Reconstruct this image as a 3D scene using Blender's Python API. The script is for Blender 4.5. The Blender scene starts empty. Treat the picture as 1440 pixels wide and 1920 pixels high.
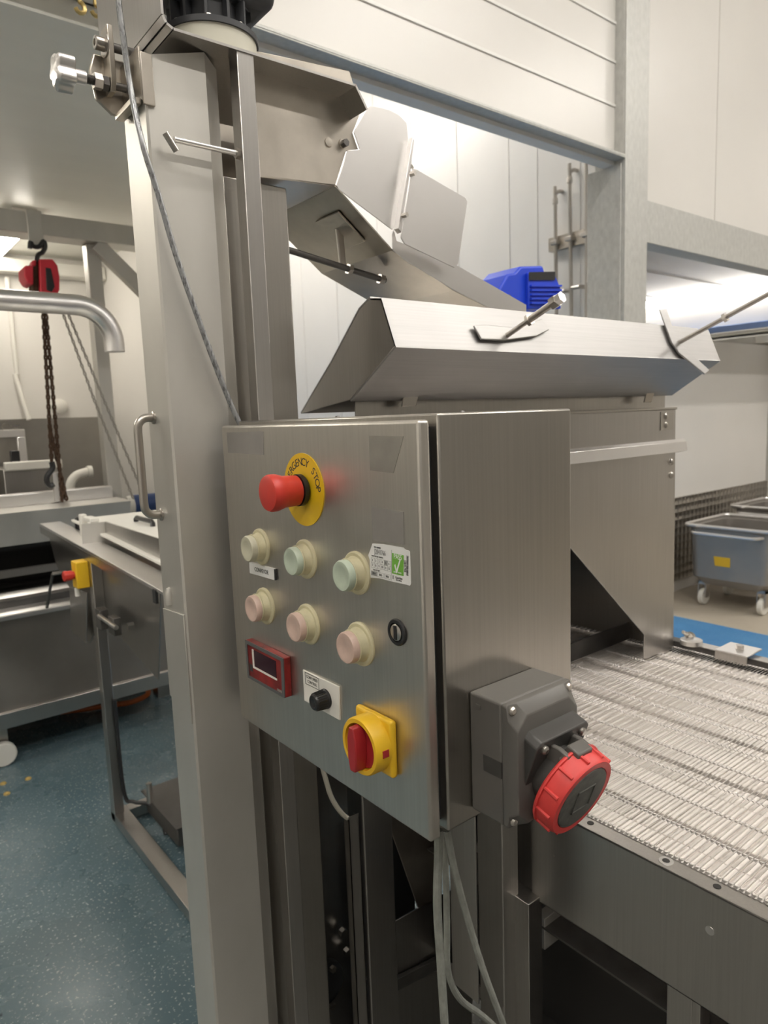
import bpy, bmesh, math, random
from mathutils import Vector, Matrix
random.seed(4)
S = bpy.context.scene
COL = S.collection
PI = math.pi

# ------------------------------------------------------------------ camera
F_PX, PITCH, ROLL, YAW, EYE = 1310.0, math.radians(7.7328), math.radians(-2.1351), math.radians(51.6141), 1.5
FW = Vector((math.cos(YAW)*math.cos(PITCH), math.sin(YAW)*math.cos(PITCH), -math.sin(PITCH)))
_r = Vector((math.sin(YAW), -math.cos(YAW), 0)); _u = _r.cross(FW)
RT = _r*math.cos(ROLL) + _u*math.sin(ROLL)
UP = -_r*math.sin(ROLL) + _u*math.cos(ROLL)
cd = bpy.data.cameras.new('camera'); cam = bpy.data.objects.new('camera', cd); COL.objects.link(cam)
cd.sensor_fit = 'VERTICAL'; cd.sensor_height = 24.0; cd.lens = F_PX/1920*24.0
cd.clip_start = 0.02; cd.clip_end = 60
cam.matrix_world = Matrix(((RT.x, UP.x, -FW.x, 0), (RT.y, UP.y, -FW.y, 0), (RT.z, UP.z, -FW.z, EYE), (0, 0, 0, 1)))
cd.dof.use_dof = True; cd.dof.focus_distance = 0.78; cd.dof.aperture_fstop = 6.5
S.camera = cam
# ------------------------------------------------------------------ view, world
S.view_settings.view_transform = 'Standard'; S.view_settings.look = 'None'
S.view_settings.gamma = 1.0; S.view_settings.exposure = 0.0; S.view_settings.use_curve_mapping = False
W = bpy.data.worlds.new('World'); S.world = W; W.use_nodes = True
W.node_tree.nodes['Background'].inputs[0].default_value = (0.9, 0.92, 1.0, 1); W.node_tree.nodes['Background'].inputs[1].default_value = 0.15
HALL_LIGHT, LOW_LIGHT = 70.0, 30.0
WARM = (1.0, 0.955, 0.89)

# ------------------------------------------------------------------ measuring: image point -> point on an axis-aligned plane
def ray(x, y): return FW + RT*((x-720)/F_PX) + UP*((960-y)/F_PX)
def fin(d, k): return d*k + Vector((0, 0, EYE))
def PX(x, y, X): d = ray(x, y); return fin(d, X/d.x)
def PY(x, y, Y): d = ray(x, y); return fin(d, Y/d.y)
def PZ(x, y, Z): d = ray(x, y); return fin(d, (Z-EYE)/d.z)
V = Vector
# ------------------------------------------------------------------ materials
def mat(name, col, rough=0.5, metal=0.0, noise=0.0, nscale=(8, 8, 8), rnoise=0.0, bump=0.0, emit=None, trans=0.0, spec=0.5, coat=0.0, col2=None, alpha=1.0):
    m = bpy.data.materials.new(name); m.use_nodes = True
    nt = m.node_tree; b = nt.nodes['Principled BSDF']
    b.inputs['Base Color'].default_value = (*col, 1); b.inputs['Roughness'].default_value = rough
    b.inputs['Metallic'].default_value = metal; b.inputs['Specular IOR Level'].default_value = spec
    b.inputs['Coat Weight'].default_value = coat
    if trans: b.inputs['Transmission Weight'].default_value = trans
    if emit:
        b.inputs['Emission Color'].default_value = (*emit[0], 1); b.inputs['Emission Strength'].default_value = emit[1]
    if noise or rnoise or bump:
        tc = nt.nodes.new('ShaderNodeTexCoord'); mp = nt.nodes.new('ShaderNodeMapping')
        mp.inputs['Scale'].default_value = nscale
        nz = nt.nodes.new('ShaderNodeTexNoise'); nz.inputs['Scale'].default_value = 1.0; nz.inputs['Detail'].default_value = 5; nz.inputs['Roughness'].default_value = 0.6
        nt.links.new(tc.outputs['Object'], mp.inputs[0]); nt.links.new(mp.outputs[0], nz.inputs['Vector'])
        if noise:
            mx = nt.nodes.new('ShaderNodeMix'); mx.data_type = 'RGBA'
            c2 = col2 or tuple(max(0, c*(1-noise)) for c in col)
            mx.inputs[6].default_value = (*c2, 1); mx.inputs[7].default_value = (*col, 1)
            rp = nt.nodes.new('ShaderNodeMapRange'); rp.inputs[1].default_value = 0.3; rp.inputs[2].default_value = 0.7
            nt.links.new(nz.outputs['Fac'], rp.inputs[0]); nt.links.new(rp.outputs[0], mx.inputs[0])
            nt.links.new(mx.outputs[2], b.inputs['Base Color'])
        if rnoise:
            mr = nt.nodes.new('ShaderNodeMapRange'); mr.inputs[1].default_value = 0.3; mr.inputs[2].default_value = 0.7
            mr.inputs[3].default_value = max(0.02, rough-rnoise); mr.inputs[4].default_value = rough+rnoise
            nt.links.new(nz.outputs['Fac'], mr.inputs[0]); nt.links.new(mr.outputs[0], b.inputs['Roughness'])
        if bump:
            bp = nt.nodes.new('ShaderNodeBump'); bp.inputs['Strength'].default_value = bump; bp.inputs['Distance'].default_value = 0.002
            nt.links.new(nz.outputs['Fac'], bp.inputs['Height']); nt.links.new(bp.outputs[0], b.inputs['Normal'])
    return m
M = {}
def brushed(name, col, rough, grain, metal=1.0, smudge=0.16, sscale=(4, 4, 2)):
    m = mat(name, col, rough, metal); nt = m.node_tree; L = nt.links; b = nt.nodes['Principled BSDF']
    tc = nt.nodes.new('ShaderNodeTexCoord')
    def nz(sc, det):
        mp = nt.nodes.new('ShaderNodeMapping'); mp.inputs['Scale'].default_value = sc; n = nt.nodes.new('ShaderNodeTexNoise')
        n.inputs['Scale'].default_value = 1; n.inputs['Detail'].default_value = det
        L.new(tc.outputs['Object'], mp.inputs[0]); L.new(mp.outputs[0], n.inputs['Vector']); return n
    g = nz(grain, 2); w = nz(sscale, 6)
    mx = nt.nodes.new('ShaderNodeMix'); mx.data_type = 'RGBA'; mx.inputs[6].default_value = (*[c*(1-smudge) for c in col], 1); mx.inputs[7].default_value = (*col, 1)
    r = nt.nodes.new('ShaderNodeMapRange'); r.inputs[1].default_value = .15; r.inputs[2].default_value = .85
    L.new(w.outputs['Fac'], r.inputs[0]); L.new(r.outputs[0], mx.inputs[0])
    m2 = nt.nodes.new('ShaderNodeMix'); m2.data_type = 'RGBA'; m2.blend_type = 'MULTIPLY'; m2.inputs[0].default_value = 1
    r2 = nt.nodes.new('ShaderNodeMapRange'); r2.inputs[1].default_value = .3; r2.inputs[2].default_value = .7; r2.inputs[3].default_value = .95; r2.inputs[4].default_value = 1.03
    L.new(g.outputs['Fac'], r2.inputs[0]); L.new(mx.outputs[2], m2.inputs[6]); L.new(r2.outputs[0], m2.inputs[7]); L.new(m2.outputs[2], b.inputs['Base Color'])
    r3 = nt.nodes.new('ShaderNodeMapRange'); r3.inputs[1].default_value = .15; r3.inputs[2].default_value = .85; r3.inputs[3].default_value = rough+.03; r3.inputs[4].default_value = rough-.02
    L.new(w.outputs['Fac'], r3.inputs[0]); L.new(r3.outputs[0], b.inputs['Roughness'])
    return m
M['steel'] = brushed('brushed_stainless', (0.56, 0.54, 0.515), 0.31, (320, 320, 5))
M['steel_h'] = brushed('brushed_stainless_cabinet', (0.54, 0.515, 0.475), 0.28, (320, 320, 4))
M['steel_hood'] = brushed('satin_stainless_hood', (0.49, 0.48, 0.47), 0.47, (5, 320, 320))
M['steel_door'] = brushed('worn_stainless', (0.66, 0.63, 0.58), 0.38, (320, 320, 5), 1.0, 0.16, (9, 11, 6))
M['steel_bright'] = mat('polished_stainless', (0.86, 0.84, 0.825), 0.33, 1.0, 0.04, (5, 5, 5), 0.02)
M['steel_matt'] = mat('bead_blasted_stainless', (0.64, 0.62, 0.575), 0.45, 0.7, 0.14, (6, 6, 2.5), 0.05)
M['steel_warm'] = mat('tarnished_stainless', (0.63, 0.58, 0.51), 0.33, 1.0, 0.22, (11, 11, 11), 0.05)
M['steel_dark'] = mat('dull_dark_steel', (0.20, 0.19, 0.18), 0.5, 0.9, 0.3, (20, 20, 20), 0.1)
M['galv'] = mat('galvanised_steel', (0.62, 0.62, 0.59), 0.48, 0.4, 0.22, (45, 45, 25), 0.12)
M['bolt'] = mat('bolt_steel', (0.52, 0.49, 0.45), 0.3, 1.0)
M['wall'] = mat('white_cladding', (0.80, 0.775, 0.735), 0.3, 0.0, 0.04, (1.5, 1.5, 1.5))
M['rear_wall'] = mat('grey_rear_wall', (0.34, 0.33, 0.31), 0.5, 0, 0.6, (.6, .6, .4))
M['seam'] = mat('panel_seam', (0.86, 0.845, 0.81), 0.35)
M['seam_soft'] = mat('soft_panel_seam', (0.745, 0.72, 0.68), 0.4)
M['ceil_low'] = mat('grey_ceiling_panel', (0.80, 0.79, 0.715), 0.45, 0.0, 0.06, (1.0, 6, 1))
M['kick'] = mat('stainless_cladding', (0.40, 0.38, 0.35), 0.33, 0.95, 0.2, (3, 3, 3), 0.08)
M['black'] = mat('black_plastic', (0.018, 0.018, 0.019), 0.35)
M['rubber'] = mat('black_rubber', (0.03, 0.03, 0.03), 0.7)
M['dark'] = mat('recess_shade', (0.03, 0.028, 0.026), 0.8)  # near-black colour stands in for shade in holes and recesses
M['red'] = mat('red_plastic', (0.62, 0.045, 0.03), 0.42, 0, 0.15, (40, 40, 40), 0.1)
M['red_socket'] = mat('red_socket_plastic', (0.66, 0.05, 0.045), 0.45, 0, 0.12, (60, 60, 60), 0.1)
M['red_dark'] = mat('dark_red_plastic', (0.36, 0.02, 0.025), 0.4)
M['yellow'] = mat('yellow_plastic', (0.82, 0.50, 0.02), 0.42, 0, 0.06, (30, 30, 30))
M['yellow_disc'] = mat('yellow_label_plastic', (0.80, 0.52, 0.015), 0.4, 0, 0.1, (30, 30, 30))
M['boot'] = mat('cream_silicone', (0.66, 0.61, 0.40), 0.45, 0, 0.18, (50, 50, 50), trans=0.0)
M['cap_green'] = mat('pale_green_lens', (0.52, 0.60, 0.48), 0.28, 0, 0.1, (60, 60, 60))
M['cap_cream'] = mat('cream_lens', (0.60, 0.58, 0.44), 0.3, 0, 0.1, (60, 60, 60))
M['cap_pink'] = mat('pale_pink_lens', (0.68, 0.50, 0.42), 0.3, 0, 0.15, (60, 60, 60))
M['white'] = mat('white_plastic', (0.80, 0.78, 0.72), 0.4)
M['paper'] = mat('white_sticker', (0.82, 0.82, 0.80), 0.35)
M['green'] = mat('green_print', (0.18, 0.46, 0.06), 0.4)
M['ink'] = mat('black_ink', (0.04, 0.04, 0.04), 0.5)
M['grey_ink'] = mat('grey_ink', (0.33, 0.33, 0.32), 0.5)
M['screen'] = mat('dark_display_window', (0.035, 0.012, 0.02), 0.12)
M['meter'] = mat('worn_red_bezel', (0.33, 0.02, 0.018), 0.45, 0, 0.7, (40, 40, 40))
M['meter_edge'] = mat('worn_dark_edge', (0.10, 0.10, 0.10), 0.5)
M['grey_box'] = mat('grey_polycarbonate', (0.115, 0.108, 0.098), 0.42, 0, 0.12, (14, 14, 14), 0.06)
M['grey_box_dark'] = mat('dark_grey_polycarbonate', (0.06, 0.057, 0.053), 0.45, 0, 0.25, (40, 40, 40), 0.1)
M['lid_face'] = mat('scuffed_grey_lid', (0.13, 0.13, 0.115), 0.6, 0, 0.6, (120, 120, 120), 0.1)
M['tape'] = mat('tape_residue', (0.40, 0.38, 0.34), 0.5, 0.75, 0.2, (30, 30, 30))
M['tape_dark'] = mat('tape_residue_grey', (0.36, 0.34, 0.32), 0.55, 0.6, 0.12, (30, 30, 30))
M['blue'] = mat('blue_motor_paint', (0.015, 0.06, 0.62), 0.4)
M['blue_strip'] = mat('blue_strip', (0.34, 0.50, 0.92), 0.4)
M['navy'] = mat('navy_paint', (0.02, 0.05, 0.16), 0.4)
M['gear'] = mat('charcoal_casting', (0.045, 0.047, 0.052), 0.5, 0.1, 0.25, (20, 20, 20), 0.1)
M['cream'] = mat('cream_bearing_disc', (0.62, 0.60, 0.50), 0.5)
M['hoist'] = mat('red_hoist_paint', (0.62, 0.03, 0.05), 0.45)
M['rust'] = mat('rusty_chain', (0.11, 0.065, 0.04), 0.7, 0.5, 0.4, (40, 40, 40))
M['chain'] = mat('zinc_chain', (0.36, 0.34, 0.31), 0.45, 0.8)
M['cable'] = mat('clear_sheathed_steel_cable', (0.42, 0.43, 0.44), 0.3, 0.55, 0.45, (300, 300, 60), 0.1)
M['grey_cable'] = mat('dirty_grey_cable', (0.30, 0.31, 0.28), 0.5, 0, 0.35, (90, 90, 60))
M['white_cable'] = mat('white_cable', (0.70, 0.67, 0.58), 0.45)
M['belt_strip'] = mat('white_slide_strip', (0.90, 0.845, 0.80), 0.5, 0, 0.12, (9, 9, 9))
M['wire'] = mat('belt_wire', (0.82, 0.79, 0.76), 0.3, 1.0)
M['belt_hinge'] = mat('belt_hinge_wire', (0.50, 0.47, 0.45), 0.5, 0.8)
M['hose'] = mat('orange_hose', (0.42, 0.10, 0.02), 0.5)
M['brass'] = mat('brass', (0.55, 0.42, 0.18), 0.35, 1.0)
M['bin'] = mat('bin_stainless', (0.37, 0.345, 0.315), 0.45, 0.65, 0.12, (6, 6, 6), 0.08)
M['nylon'] = mat('nylon_wheel', (0.74, 0.72, 0.66), 0.45)
M['bluecap'] = mat('pale_blue_cap', (0.40, 0.55, 0.60), 0.45)
M['crumb'] = mat('food_scrap', (0.45, 0.32, 0.10), 0.8)
M['diffuser'] = mat('lit_tube', (1, 1, 1), 0.5, emit=(WARM, HALL_LIGHT))
M['diffuser_right'] = mat('lit_tube_right', (1, 1, 1), 0.5, emit=((1.0, 0.95, 0.88), 9.0))
M['diffuser_low'] = mat('lit_tube_low', (1, 1, 1), 0.5, emit=((1.0, 0.93, 0.82), LOW_LIGHT))

def floor_mat(name, c1, c2, fleck, rough, dark=(0.02, 0.03, 0.04)):
    m = bpy.data.materials.new(name); m.use_nodes = True; nt = m.node_tree; L = nt.links; b = nt.nodes['Principled BSDF']
    tc = nt.nodes.new('ShaderNodeTexCoord')
    def nz(s, d=4):
        n = nt.nodes.new('ShaderNodeTexNoise'); n.inputs['Scale'].default_value = s; n.inputs['Detail'].default_value = d; L.new(tc.outputs['Object'], n.inputs['Vector']); return n
    def rng(n, a, z):
        r = nt.nodes.new('ShaderNodeMapRange'); r.inputs[1].default_value = a; r.inputs[2].default_value = z; L.new(n.outputs['Fac'], r.inputs[0]); return r
    def mix(f, a, c):
        x = nt.nodes.new('ShaderNodeMix'); x.data_type = 'RGBA'; L.new(f.outputs[0], x.inputs[0])
        if isinstance(a, tuple): x.inputs[6].default_value = (*a, 1)
        else: L.new(a.outputs[2], x.inputs[6])
        x.inputs[7].default_value = (*c, 1); return x
    x = mix(rng(nz(1.3, 3), .25, .75), c1, c2)
    x = mix(rng(nz(115, 2), .62, .68), x, fleck)
    x = mix(rng(nz(34, 4), .70, .76), x, dark)
    L.new(x.outputs[2], b.inputs['Base Color'])
    r = rng(nz(5, 4), .3, .7); r.inputs[3].default_value = rough-.07; r.inputs[4].default_value = rough+.1
    L.new(r.outputs[0], b.inputs['Roughness'])
    bp = nt.nodes.new('ShaderNodeBump'); bp.inputs['Strength'].default_value = .15; bp.inputs['Distance'].default_value = .002
    L.new(nz(120).outputs['Fac'], bp.inputs['Height']); L.new(bp.outputs[0], b.inputs['Normal'])
    return m
M['floor_teal'] = floor_mat('teal_resin_floor', (0.075, 0.135, 0.165), (0.125, 0.172, 0.19), (0.45, 0.50, 0.50), 0.25)
M['floor_blue'] = floor_mat('blue_resin_floor', (0.055, 0.20, 0.44), (0.085, 0.26, 0.50), (0.16, 0.34, 0.56), 0.42)
M['floor_grey'] = floor_mat('grey_bounce_floor', (0.095, 0.10, 0.092), (0.13, 0.13, 0.12), (0.25, 0.25, 0.24), 0.4)  # unseen floor, coloured grey to keep reflections in the steel neutral
M['floor_beige'] = floor_mat('beige_resin_floor', (0.40, 0.35, 0.28), (0.48, 0.43, 0.35), (0.55, 0.50, 0.42), 0.5)
def kick_mat():
    m = mat('dimpled_stainless_cladding', (0.40, 0.375, 0.34), 0.32, 1.0); nt = m.node_tree; b = nt.nodes['Principled BSDF']
    tc = nt.nodes.new('ShaderNodeTexCoord'); vo = nt.nodes.new('ShaderNodeTexVoronoi'); vo.inputs['Scale'].default_value = 16; vo.inputs['Randomness'].default_value = 0
    bp = nt.nodes.new('ShaderNodeBump'); bp.inputs['Strength'].default_value = 1; bp.inputs['Distance'].default_value = .02
    nt.links.new(tc.outputs['Object'], vo.inputs['Vector']); nt.links.new(vo.outputs['Distance'], bp.inputs['Height']); nt.links.new(bp.outputs[0], b.inputs['Normal'])
    return m
M['dimple'] = kick_mat()

# ------------------------------------------------------------------ mesh builder
def frame(axis):
    a = V(axis).normalized(); t = V((0, 0, 1)) if abs(a.z) < .9 else V((1, 0, 0))
    u = a.cross(t).normalized(); return a, u, a.cross(u)
class MB:
    def __init__(s): s.bm = bmesh.new()
    def box(s, x0, x1, y0, y1, z0, z1):
        x0, x1 = sorted((x0, x1)); y0, y1 = sorted((y0, y1)); z0, z1 = sorted((z0, z1))
        v = [s.bm.verts.new(p) for p in ((x0,y0,z0),(x1,y0,z0),(x1,y1,z0),(x0,y1,z0),(x0,y0,z1),(x1,y0,z1),(x1,y1,z1),(x0,y1,z1))]
        for f in ((3,2,1,0),(4,5,6,7),(0,1,5,4),(1,2,6,5),(2,3,7,6),(3,0,4,7)): s.bm.faces.new([v[i] for i in f])
        return s
    def plate(s, pts, vec):
        vec = V(vec); a = [s.bm.verts.new(V(p)) for p in pts]; b = [s.bm.verts.new(V(p)+vec) for p in pts]; n = len(a)
        fs = [s.bm.faces.new(a), s.bm.faces.new(list(reversed(b)))]
        for i in range(n): fs.append(s.bm.faces.new((a[(i+1) % n], a[i], b[i], b[(i+1) % n])))
        bmesh.ops.recalc_face_normals(s.bm, faces=fs); return s
    def ring(s, c, u, w, r, n, ph=0): return [s.bm.verts.new(c + u*(r*math.cos(ph+2*PI*i/n)) + w*(r*math.sin(ph+2*PI*i/n))) for i in range(n)]
    def lathe(s, o, axis, prof, n=32, ph=0):
        o = V(o); a, u, w = frame(axis); rings = []
        for d, r in prof:
            rings.append(s.ring(o+a*d, u, w, r, n, ph) if r > 1e-6 else [s.bm.verts.new(o+a*d)])
        fs = []
        for A, B in zip(rings, rings[1:]):
            for i in range(n):
                j = (i+1) % n
                if len(A) == 1 and len(B) == 1: continue
                if len(A) == 1: fs.append(s.bm.faces.new((A[0], B[i], B[j])))
                elif len(B) == 1: fs.append(s.bm.faces.new((A[i], B[0], A[j])))
                else: fs.append(s.bm.faces.new((A[i], B[i], B[j], A[j])))
        if len(rings[0]) > 1: fs.append(s.bm.faces.new(rings[0]))
        if len(rings[-1]) > 1: fs.append(s.bm.faces.new(list(reversed(rings[-1]))))
        bmesh.ops.recalc_face_normals(s.bm, faces=fs); return s
    def cyl(s, p0, p1, r, n=20, r2=None, ph=0):
        p0 = V(p0); p1 = V(p1); return s.lathe(p0, p1-p0, [(0, r), ((p1-p0).length, r if r2 is None else r2)], n, ph)
    def hexa(s, p0, p1, r, ph=0.3): return s.cyl(p0, p1, r, 6, None, ph)
    def pipe(s, p0, p1, r, ri, n=32):
        p0 = V(p0); L = (V(p1)-p0).length; a = V(p1)-p0
        return s.lathe(p0, a, [(0.002, ri), (0, ri), (0, r), (L, r), (L, ri), (L-.06, ri), (L-.06, 0)], n)
    def tube(s, pts, r, n=10, smooth=0, cap=True):
        pts = [V(p) for p in pts]
        if smooth:
            q = []
            P = [pts[0]*2-pts[1]] + pts + [pts[-1]*2-pts[-2]]
            for i in range(1, len(P)-2):
                for k in range(smooth):
                    t = k/smooth; a, b, c, d = P[i-1], P[i], P[i+1], P[i+2]
                    q.append(.5*((2*b)+(c-a)*t+(2*a-5*b+4*c-d)*t*t+(3*b-a-3*c+d)*t**3))
            pts = q+[pts[-1]]
        rings = []; u = None
        for i, p in enumerate(pts):
            t = (pts[min(i+1, len(pts)-1)]-pts[max(i-1, 0)]).normalized()
            if u is None: _, u, _ = frame(t)
            u = (u-t*u.dot(t)).normalized(); w = t.cross(u)
            rings.append(s.ring(p, u, w, r, n))
        fs = []
        for A, B in zip(rings, rings[1:]):
            for i in range(n): fs.append(s.bm.faces.new((A[i], A[(i+1) % n], B[(i+1) % n], B[i])))
        if cap: fs.append(s.bm.faces.new(list(reversed(rings[0])))); fs.append(s.bm.faces.new(rings[-1]))
        bmesh.ops.recalc_face_normals(s.bm, faces=fs); return s
    def sqtube(s, p0, p1, wx, wy):
        p0 = V(p0); p1 = V(p1); c = [p0+V((a*wx/2, b*wy/2, 0)) for a, b in ((-1,-1),(1,-1),(1,1),(-1,1))]
        return s.plate(c, p1-p0)
    def link(s, c, ax, side, L, Wd, r, n=6, m=12):
        # an oval chain link: long axis ax, wide axis side
        ax = V(ax).normalized(); side = V(side); side = (side-ax*side.dot(ax)).normalized(); pts = []
        for k in range(m):
            a = 2*PI*k/m; pts.append(V(c)+ax*(L/2-r)*(.72*math.cos(a)+.28*(1 if math.cos(a) > 0 else -1)*abs(math.cos(a))**.3)+side*(Wd/2-r)*math.sin(a))
        rings = []; nor = ax.cross(side)
        for k in range(m):
            t = (pts[(k+1) % m]-pts[k-1]).normalized(); rings.append(s.ring(pts[k], nor, t.cross(nor), r, n))
        fs = []
        for k in range(m):
            A, B = rings[k], rings[(k+1) % m]
            for i in range(n): fs.append(s.bm.faces.new((A[i], A[(i+1) % n], B[(i+1) % n], B[i])))
        bmesh.ops.recalc_face_normals(s.bm, faces=fs); return s
    def chain(s, p0, p1, L, Wd, r, slack=0.0):
        p0 = V(p0); p1 = V(p1); d = p1-p0; n = max(2, int(d.length/(L-2.4*r))); a = d.normalized(); _, u, w = frame(a)
        for i in range(n):
            s.link(p0+d*((i+.5)/n), a, (u+w) if i % 2 else (u-w), L, Wd, r)
        return s
    def build(s, name, m, parent=None, bevel=0, seg=2, smooth=35, label=None):
        me = bpy.data.meshes.new(name); s.bm.to_mesh(me); s.bm.free()
        for x in (m if isinstance(m, (list, tuple)) else [m]): me.materials.append(M[x])
        for p in me.polygons: p.use_smooth = True
        me.set_sharp_from_angle(angle=math.radians(smooth))
        o = bpy.data.objects.new(name, me); COL.objects.link(o)
        if parent is not None:
            o.parent = parent
            if parent.type == 'EMPTY': o.location = -parent.location
        if bevel:
            b = o.modifiers.new('bevel', 'BEVEL'); b.width = bevel; b.segments = seg; b.limit_method = 'ANGLE'; b.angle_limit = math.radians(40)
        if label: o['label'] = label
        return o
def thing(name, label, cat, loc=(0, 0, 0), group=None):
    o = bpy.data.objects.new(name, None); COL.objects.link(o); o.location = loc; o.empty_display_size = .1
    o['label'] = label; o['category'] = cat
    if group: o['group'] = group
    return o
def tag(o, label, cat, group=None):
    o['label'] = label; o['category'] = cat
    if group: o['group'] = group
    return o
def struct(name, mb, m, **k):
    o = mb.build(name, m, **k); o['kind'] = 'structure'; return o
def copy_tree(o, parent=None):
    c = o.copy(); COL.objects.link(c)
    if parent is not None: c.parent = parent
    for ch in [x for x in bpy.data.objects if x.parent == o]: copy_tree(ch, c)
    return c
def text(name, body, size, m, parent, origin, xdir, ydir, stretch=1.0, align='CENTER', spacing=1.0):
    cu = bpy.data.curves.new(name, 'FONT'); cu.body = body; cu.size = size; cu.align_x = align; cu.align_y = 'CENTER'; cu.extrude = 0.0001; cu.space_character = spacing
    t = bpy.data.objects.new('t', cu); COL.objects.link(t); bpy.context.view_layer.update()
    me = bpy.data.meshes.new_from_object(t.evaluated_get(bpy.context.evaluated_depsgraph_get()))
    bpy.data.objects.remove(t)
    xd = V(xdir).normalized(); yd = V(ydir).normalized(); zd = xd.cross(yd)
    for v in me.vertices: v.co = V(origin)+xd*v.co.x*stretch+yd*v.co.y+zd*v.co.z
    me.materials.clear(); me.materials.append(M[m]); me.name = name
    o = bpy.data.objects.new(name, me); COL.objects.link(o); o.parent = parent
    if parent.type == 'EMPTY': o.location = -parent.location
    return o

# ================================================================== SETTING
HX0, HX1, HY0, HY1, HZ = -3.5, 9.0, -4.0, 9.0, 5.0
o = struct('floor', MB().box(HX0, 1.95, 1.3, HY1, -.1, 0), 'floor_teal')
struct('floor.003', MB().box(HX0, 1.95, HY0, 1.3, -.1, 0), 'floor_grey')
struct('floor.001', MB().box(1.95, 4.66, 1.0, HY1, -.1, 0), 'floor_blue')
struct('floor.004', MB().box(1.95, 4.66, HY0, 1.0, -.1, 0), 'floor_grey')
struct('floor.002', MB().box(4.66, HX1, HY0, HY1, -.1, 0), 'floor_beige')
struct('ceiling', MB().box(HX0, HX1, HY0, HY1, HZ, HZ+.1), 'wall')
struct('wall_west', MB().box(HX0-.1, HX0, HY0, HY1, 0, HZ), 'wall')
struct('wall_south', MB().box(HX0, HX1, HY0-.1, HY0, 0, HZ), 'rear_wall')
struct('wall_east', MB().box(HX1, HX1+.1, HY0, HY1, 0, HZ), 'wall')
struct('wall_north', MB().box(HX0, HX1, HY1, HY1+.1, 0, HZ), 'wall')
# low room on the left behind the machine
LZ = 2.6
struct('ceiling_low', MB().box(HX0, 1.6, 2.13, 5.0, LZ, LZ+.06), 'ceil_low')
struct('wall_low_room', MB().box(HX0, 1.7, 5.0, 5.1, 0, HZ), 'wall')
struct('wall_low_room_side', MB().box(1.6, 1.7, 2.85, 5.0, 0, HZ), 'wall')
zk = PY(100, 784, 5.0).z
struct('trim_cladding', MB().box(HX0, 1.57, 4.985, 5.0, .05, zk), 'kick')
struct('trim_ceiling_rail', MB().box(HX0, 1.6, 4.9, 5.0, 2.47, 2.56), 'white', bevel=.01)
# tall wall with the pipes
m = MB().box(4.6, 4.7, 2.9, HY1, 0, HZ)
struct('wall_pipes', m, 'wall')
m = MB()
for yy in (3.32, 3.72, 4.01, 4.6, 5.2, 5.75, 6.5, 7.2): m.box(4.596, 4.6, yy-.006, yy+.006, 0, HZ)
struct('trim_1', m, 'seam_soft')
# wall behind the bins, on the right
struct('wall_bins', MB().box(4.7, 6.9, 2.9, 3.0, 0, 2.02), 'wall')
struct('trim_kick_plate', MB().box(4.6, 6.9, 2.88, 2.9, .1, .775), 'dimple')
struct('ceiling_right', MB().box(4.7, 7.0, 2.12, 6.0, 2.6, 2.66), 'wall')
struct('wall_far_right', MB().box(7.0, 7.1, 2.12, 6.0, 0, 2.66), 'wall')
m = MB()
for k in range(5): m.box(4.72, 7.0, 2.55+.7*k, 2.56+.7*k, 2.594, 2.6)
struct('trim_2', m, 'seam')
# bulkhead of horizontal panels above the beams
BY = 2.0
struct('wall_bulkhead', MB().box(HX0, 3.2, BY+.06, BY+.12, 2.66, HZ), 'wall')
struct('wall_bulkhead_right', MB().box(3.3, HX1, BY+.06, BY+.12, 2.42, HZ), 'wall')
m = MB()
for px, py in ((900, 92), (945, 15), (1110, 20)):
    z = PY(px, py, BY+.06).z; m.box(HX0, 3.2, BY+.054, BY+.06, z-.006, z+.006)
struct('trim_3', m, 'seam'); m = MB(); xs = PY(1345, 200, BY+.06).x; m.box(xs-.004, xs+.004, BY+.056, BY+.06, 2.5, HZ)
struct('trim_4', m, 'seam_soft')

# ------------------------------------------------------------------ ceiling lights of the hall
def batten(loc, L, alongx, label, dm='diffuser', w=.16, hh=.05, dh=.025):
    t = thing('ceiling_light', label, 'ceiling light', loc, 'batten lights of the hall' if dm == 'diffuser' else None)
    x, y, z = loc; a, b = (L/2, w/2) if alongx else (w/2, L/2)
    MB().box(x-a, x+a, y-b, y+b, z-hh, z).build('housing', 'white', t, .008)
    MB().box(x-a+.02, x+a-.02, y-b+.015, y+b-.015, z-hh-dh, z-hh).build('diffuser', dm, t, .01)
for i, (x, y, ax) in enumerate([(-1.5, -2.2, 1), (1.2, -2.2, 1), (4.0, -2.2, 1), (-1.5, -.3, 1), (1.2, -.3, 1), (4.2, -.9, 1), (6.8, -.9, 1), (6.8, -2.2, 1), (3.3, 5.0, 0), (2.9, 6.6, 0), (3.6, 7.6, 0)]):  # last three are unseen, added to brighten the pipe wall
    batten((x, y, HZ), 1.6, ax, 'unseen long white batten light under the high hall ceiling')
pL = PZ(14, 452, 2.535)
batten((pL.x, pL.y+.1, LZ), 1.1, False, 'glowing batten light on the low ceiling at the left edge', 'diffuser_low', .12)
batten((-1.6, 3.6, LZ), 1.6, False, 'batten light on the low grey ceiling outside the left edge', 'diffuser_low', .14)
batten((-.55, 2.75, LZ), 1.2, True, 'added unseen fill batten on the low grey ceiling between the left edge and the beam', 'diffuser_low', .14)  # unseen batten added to brighten the gantry and left room
batten((6.90, 4.2, 2.6), 3.4, False, 'batten light on the low white ceiling behind the right beam', 'diffuser_right', .10, .008, .06)

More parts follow.
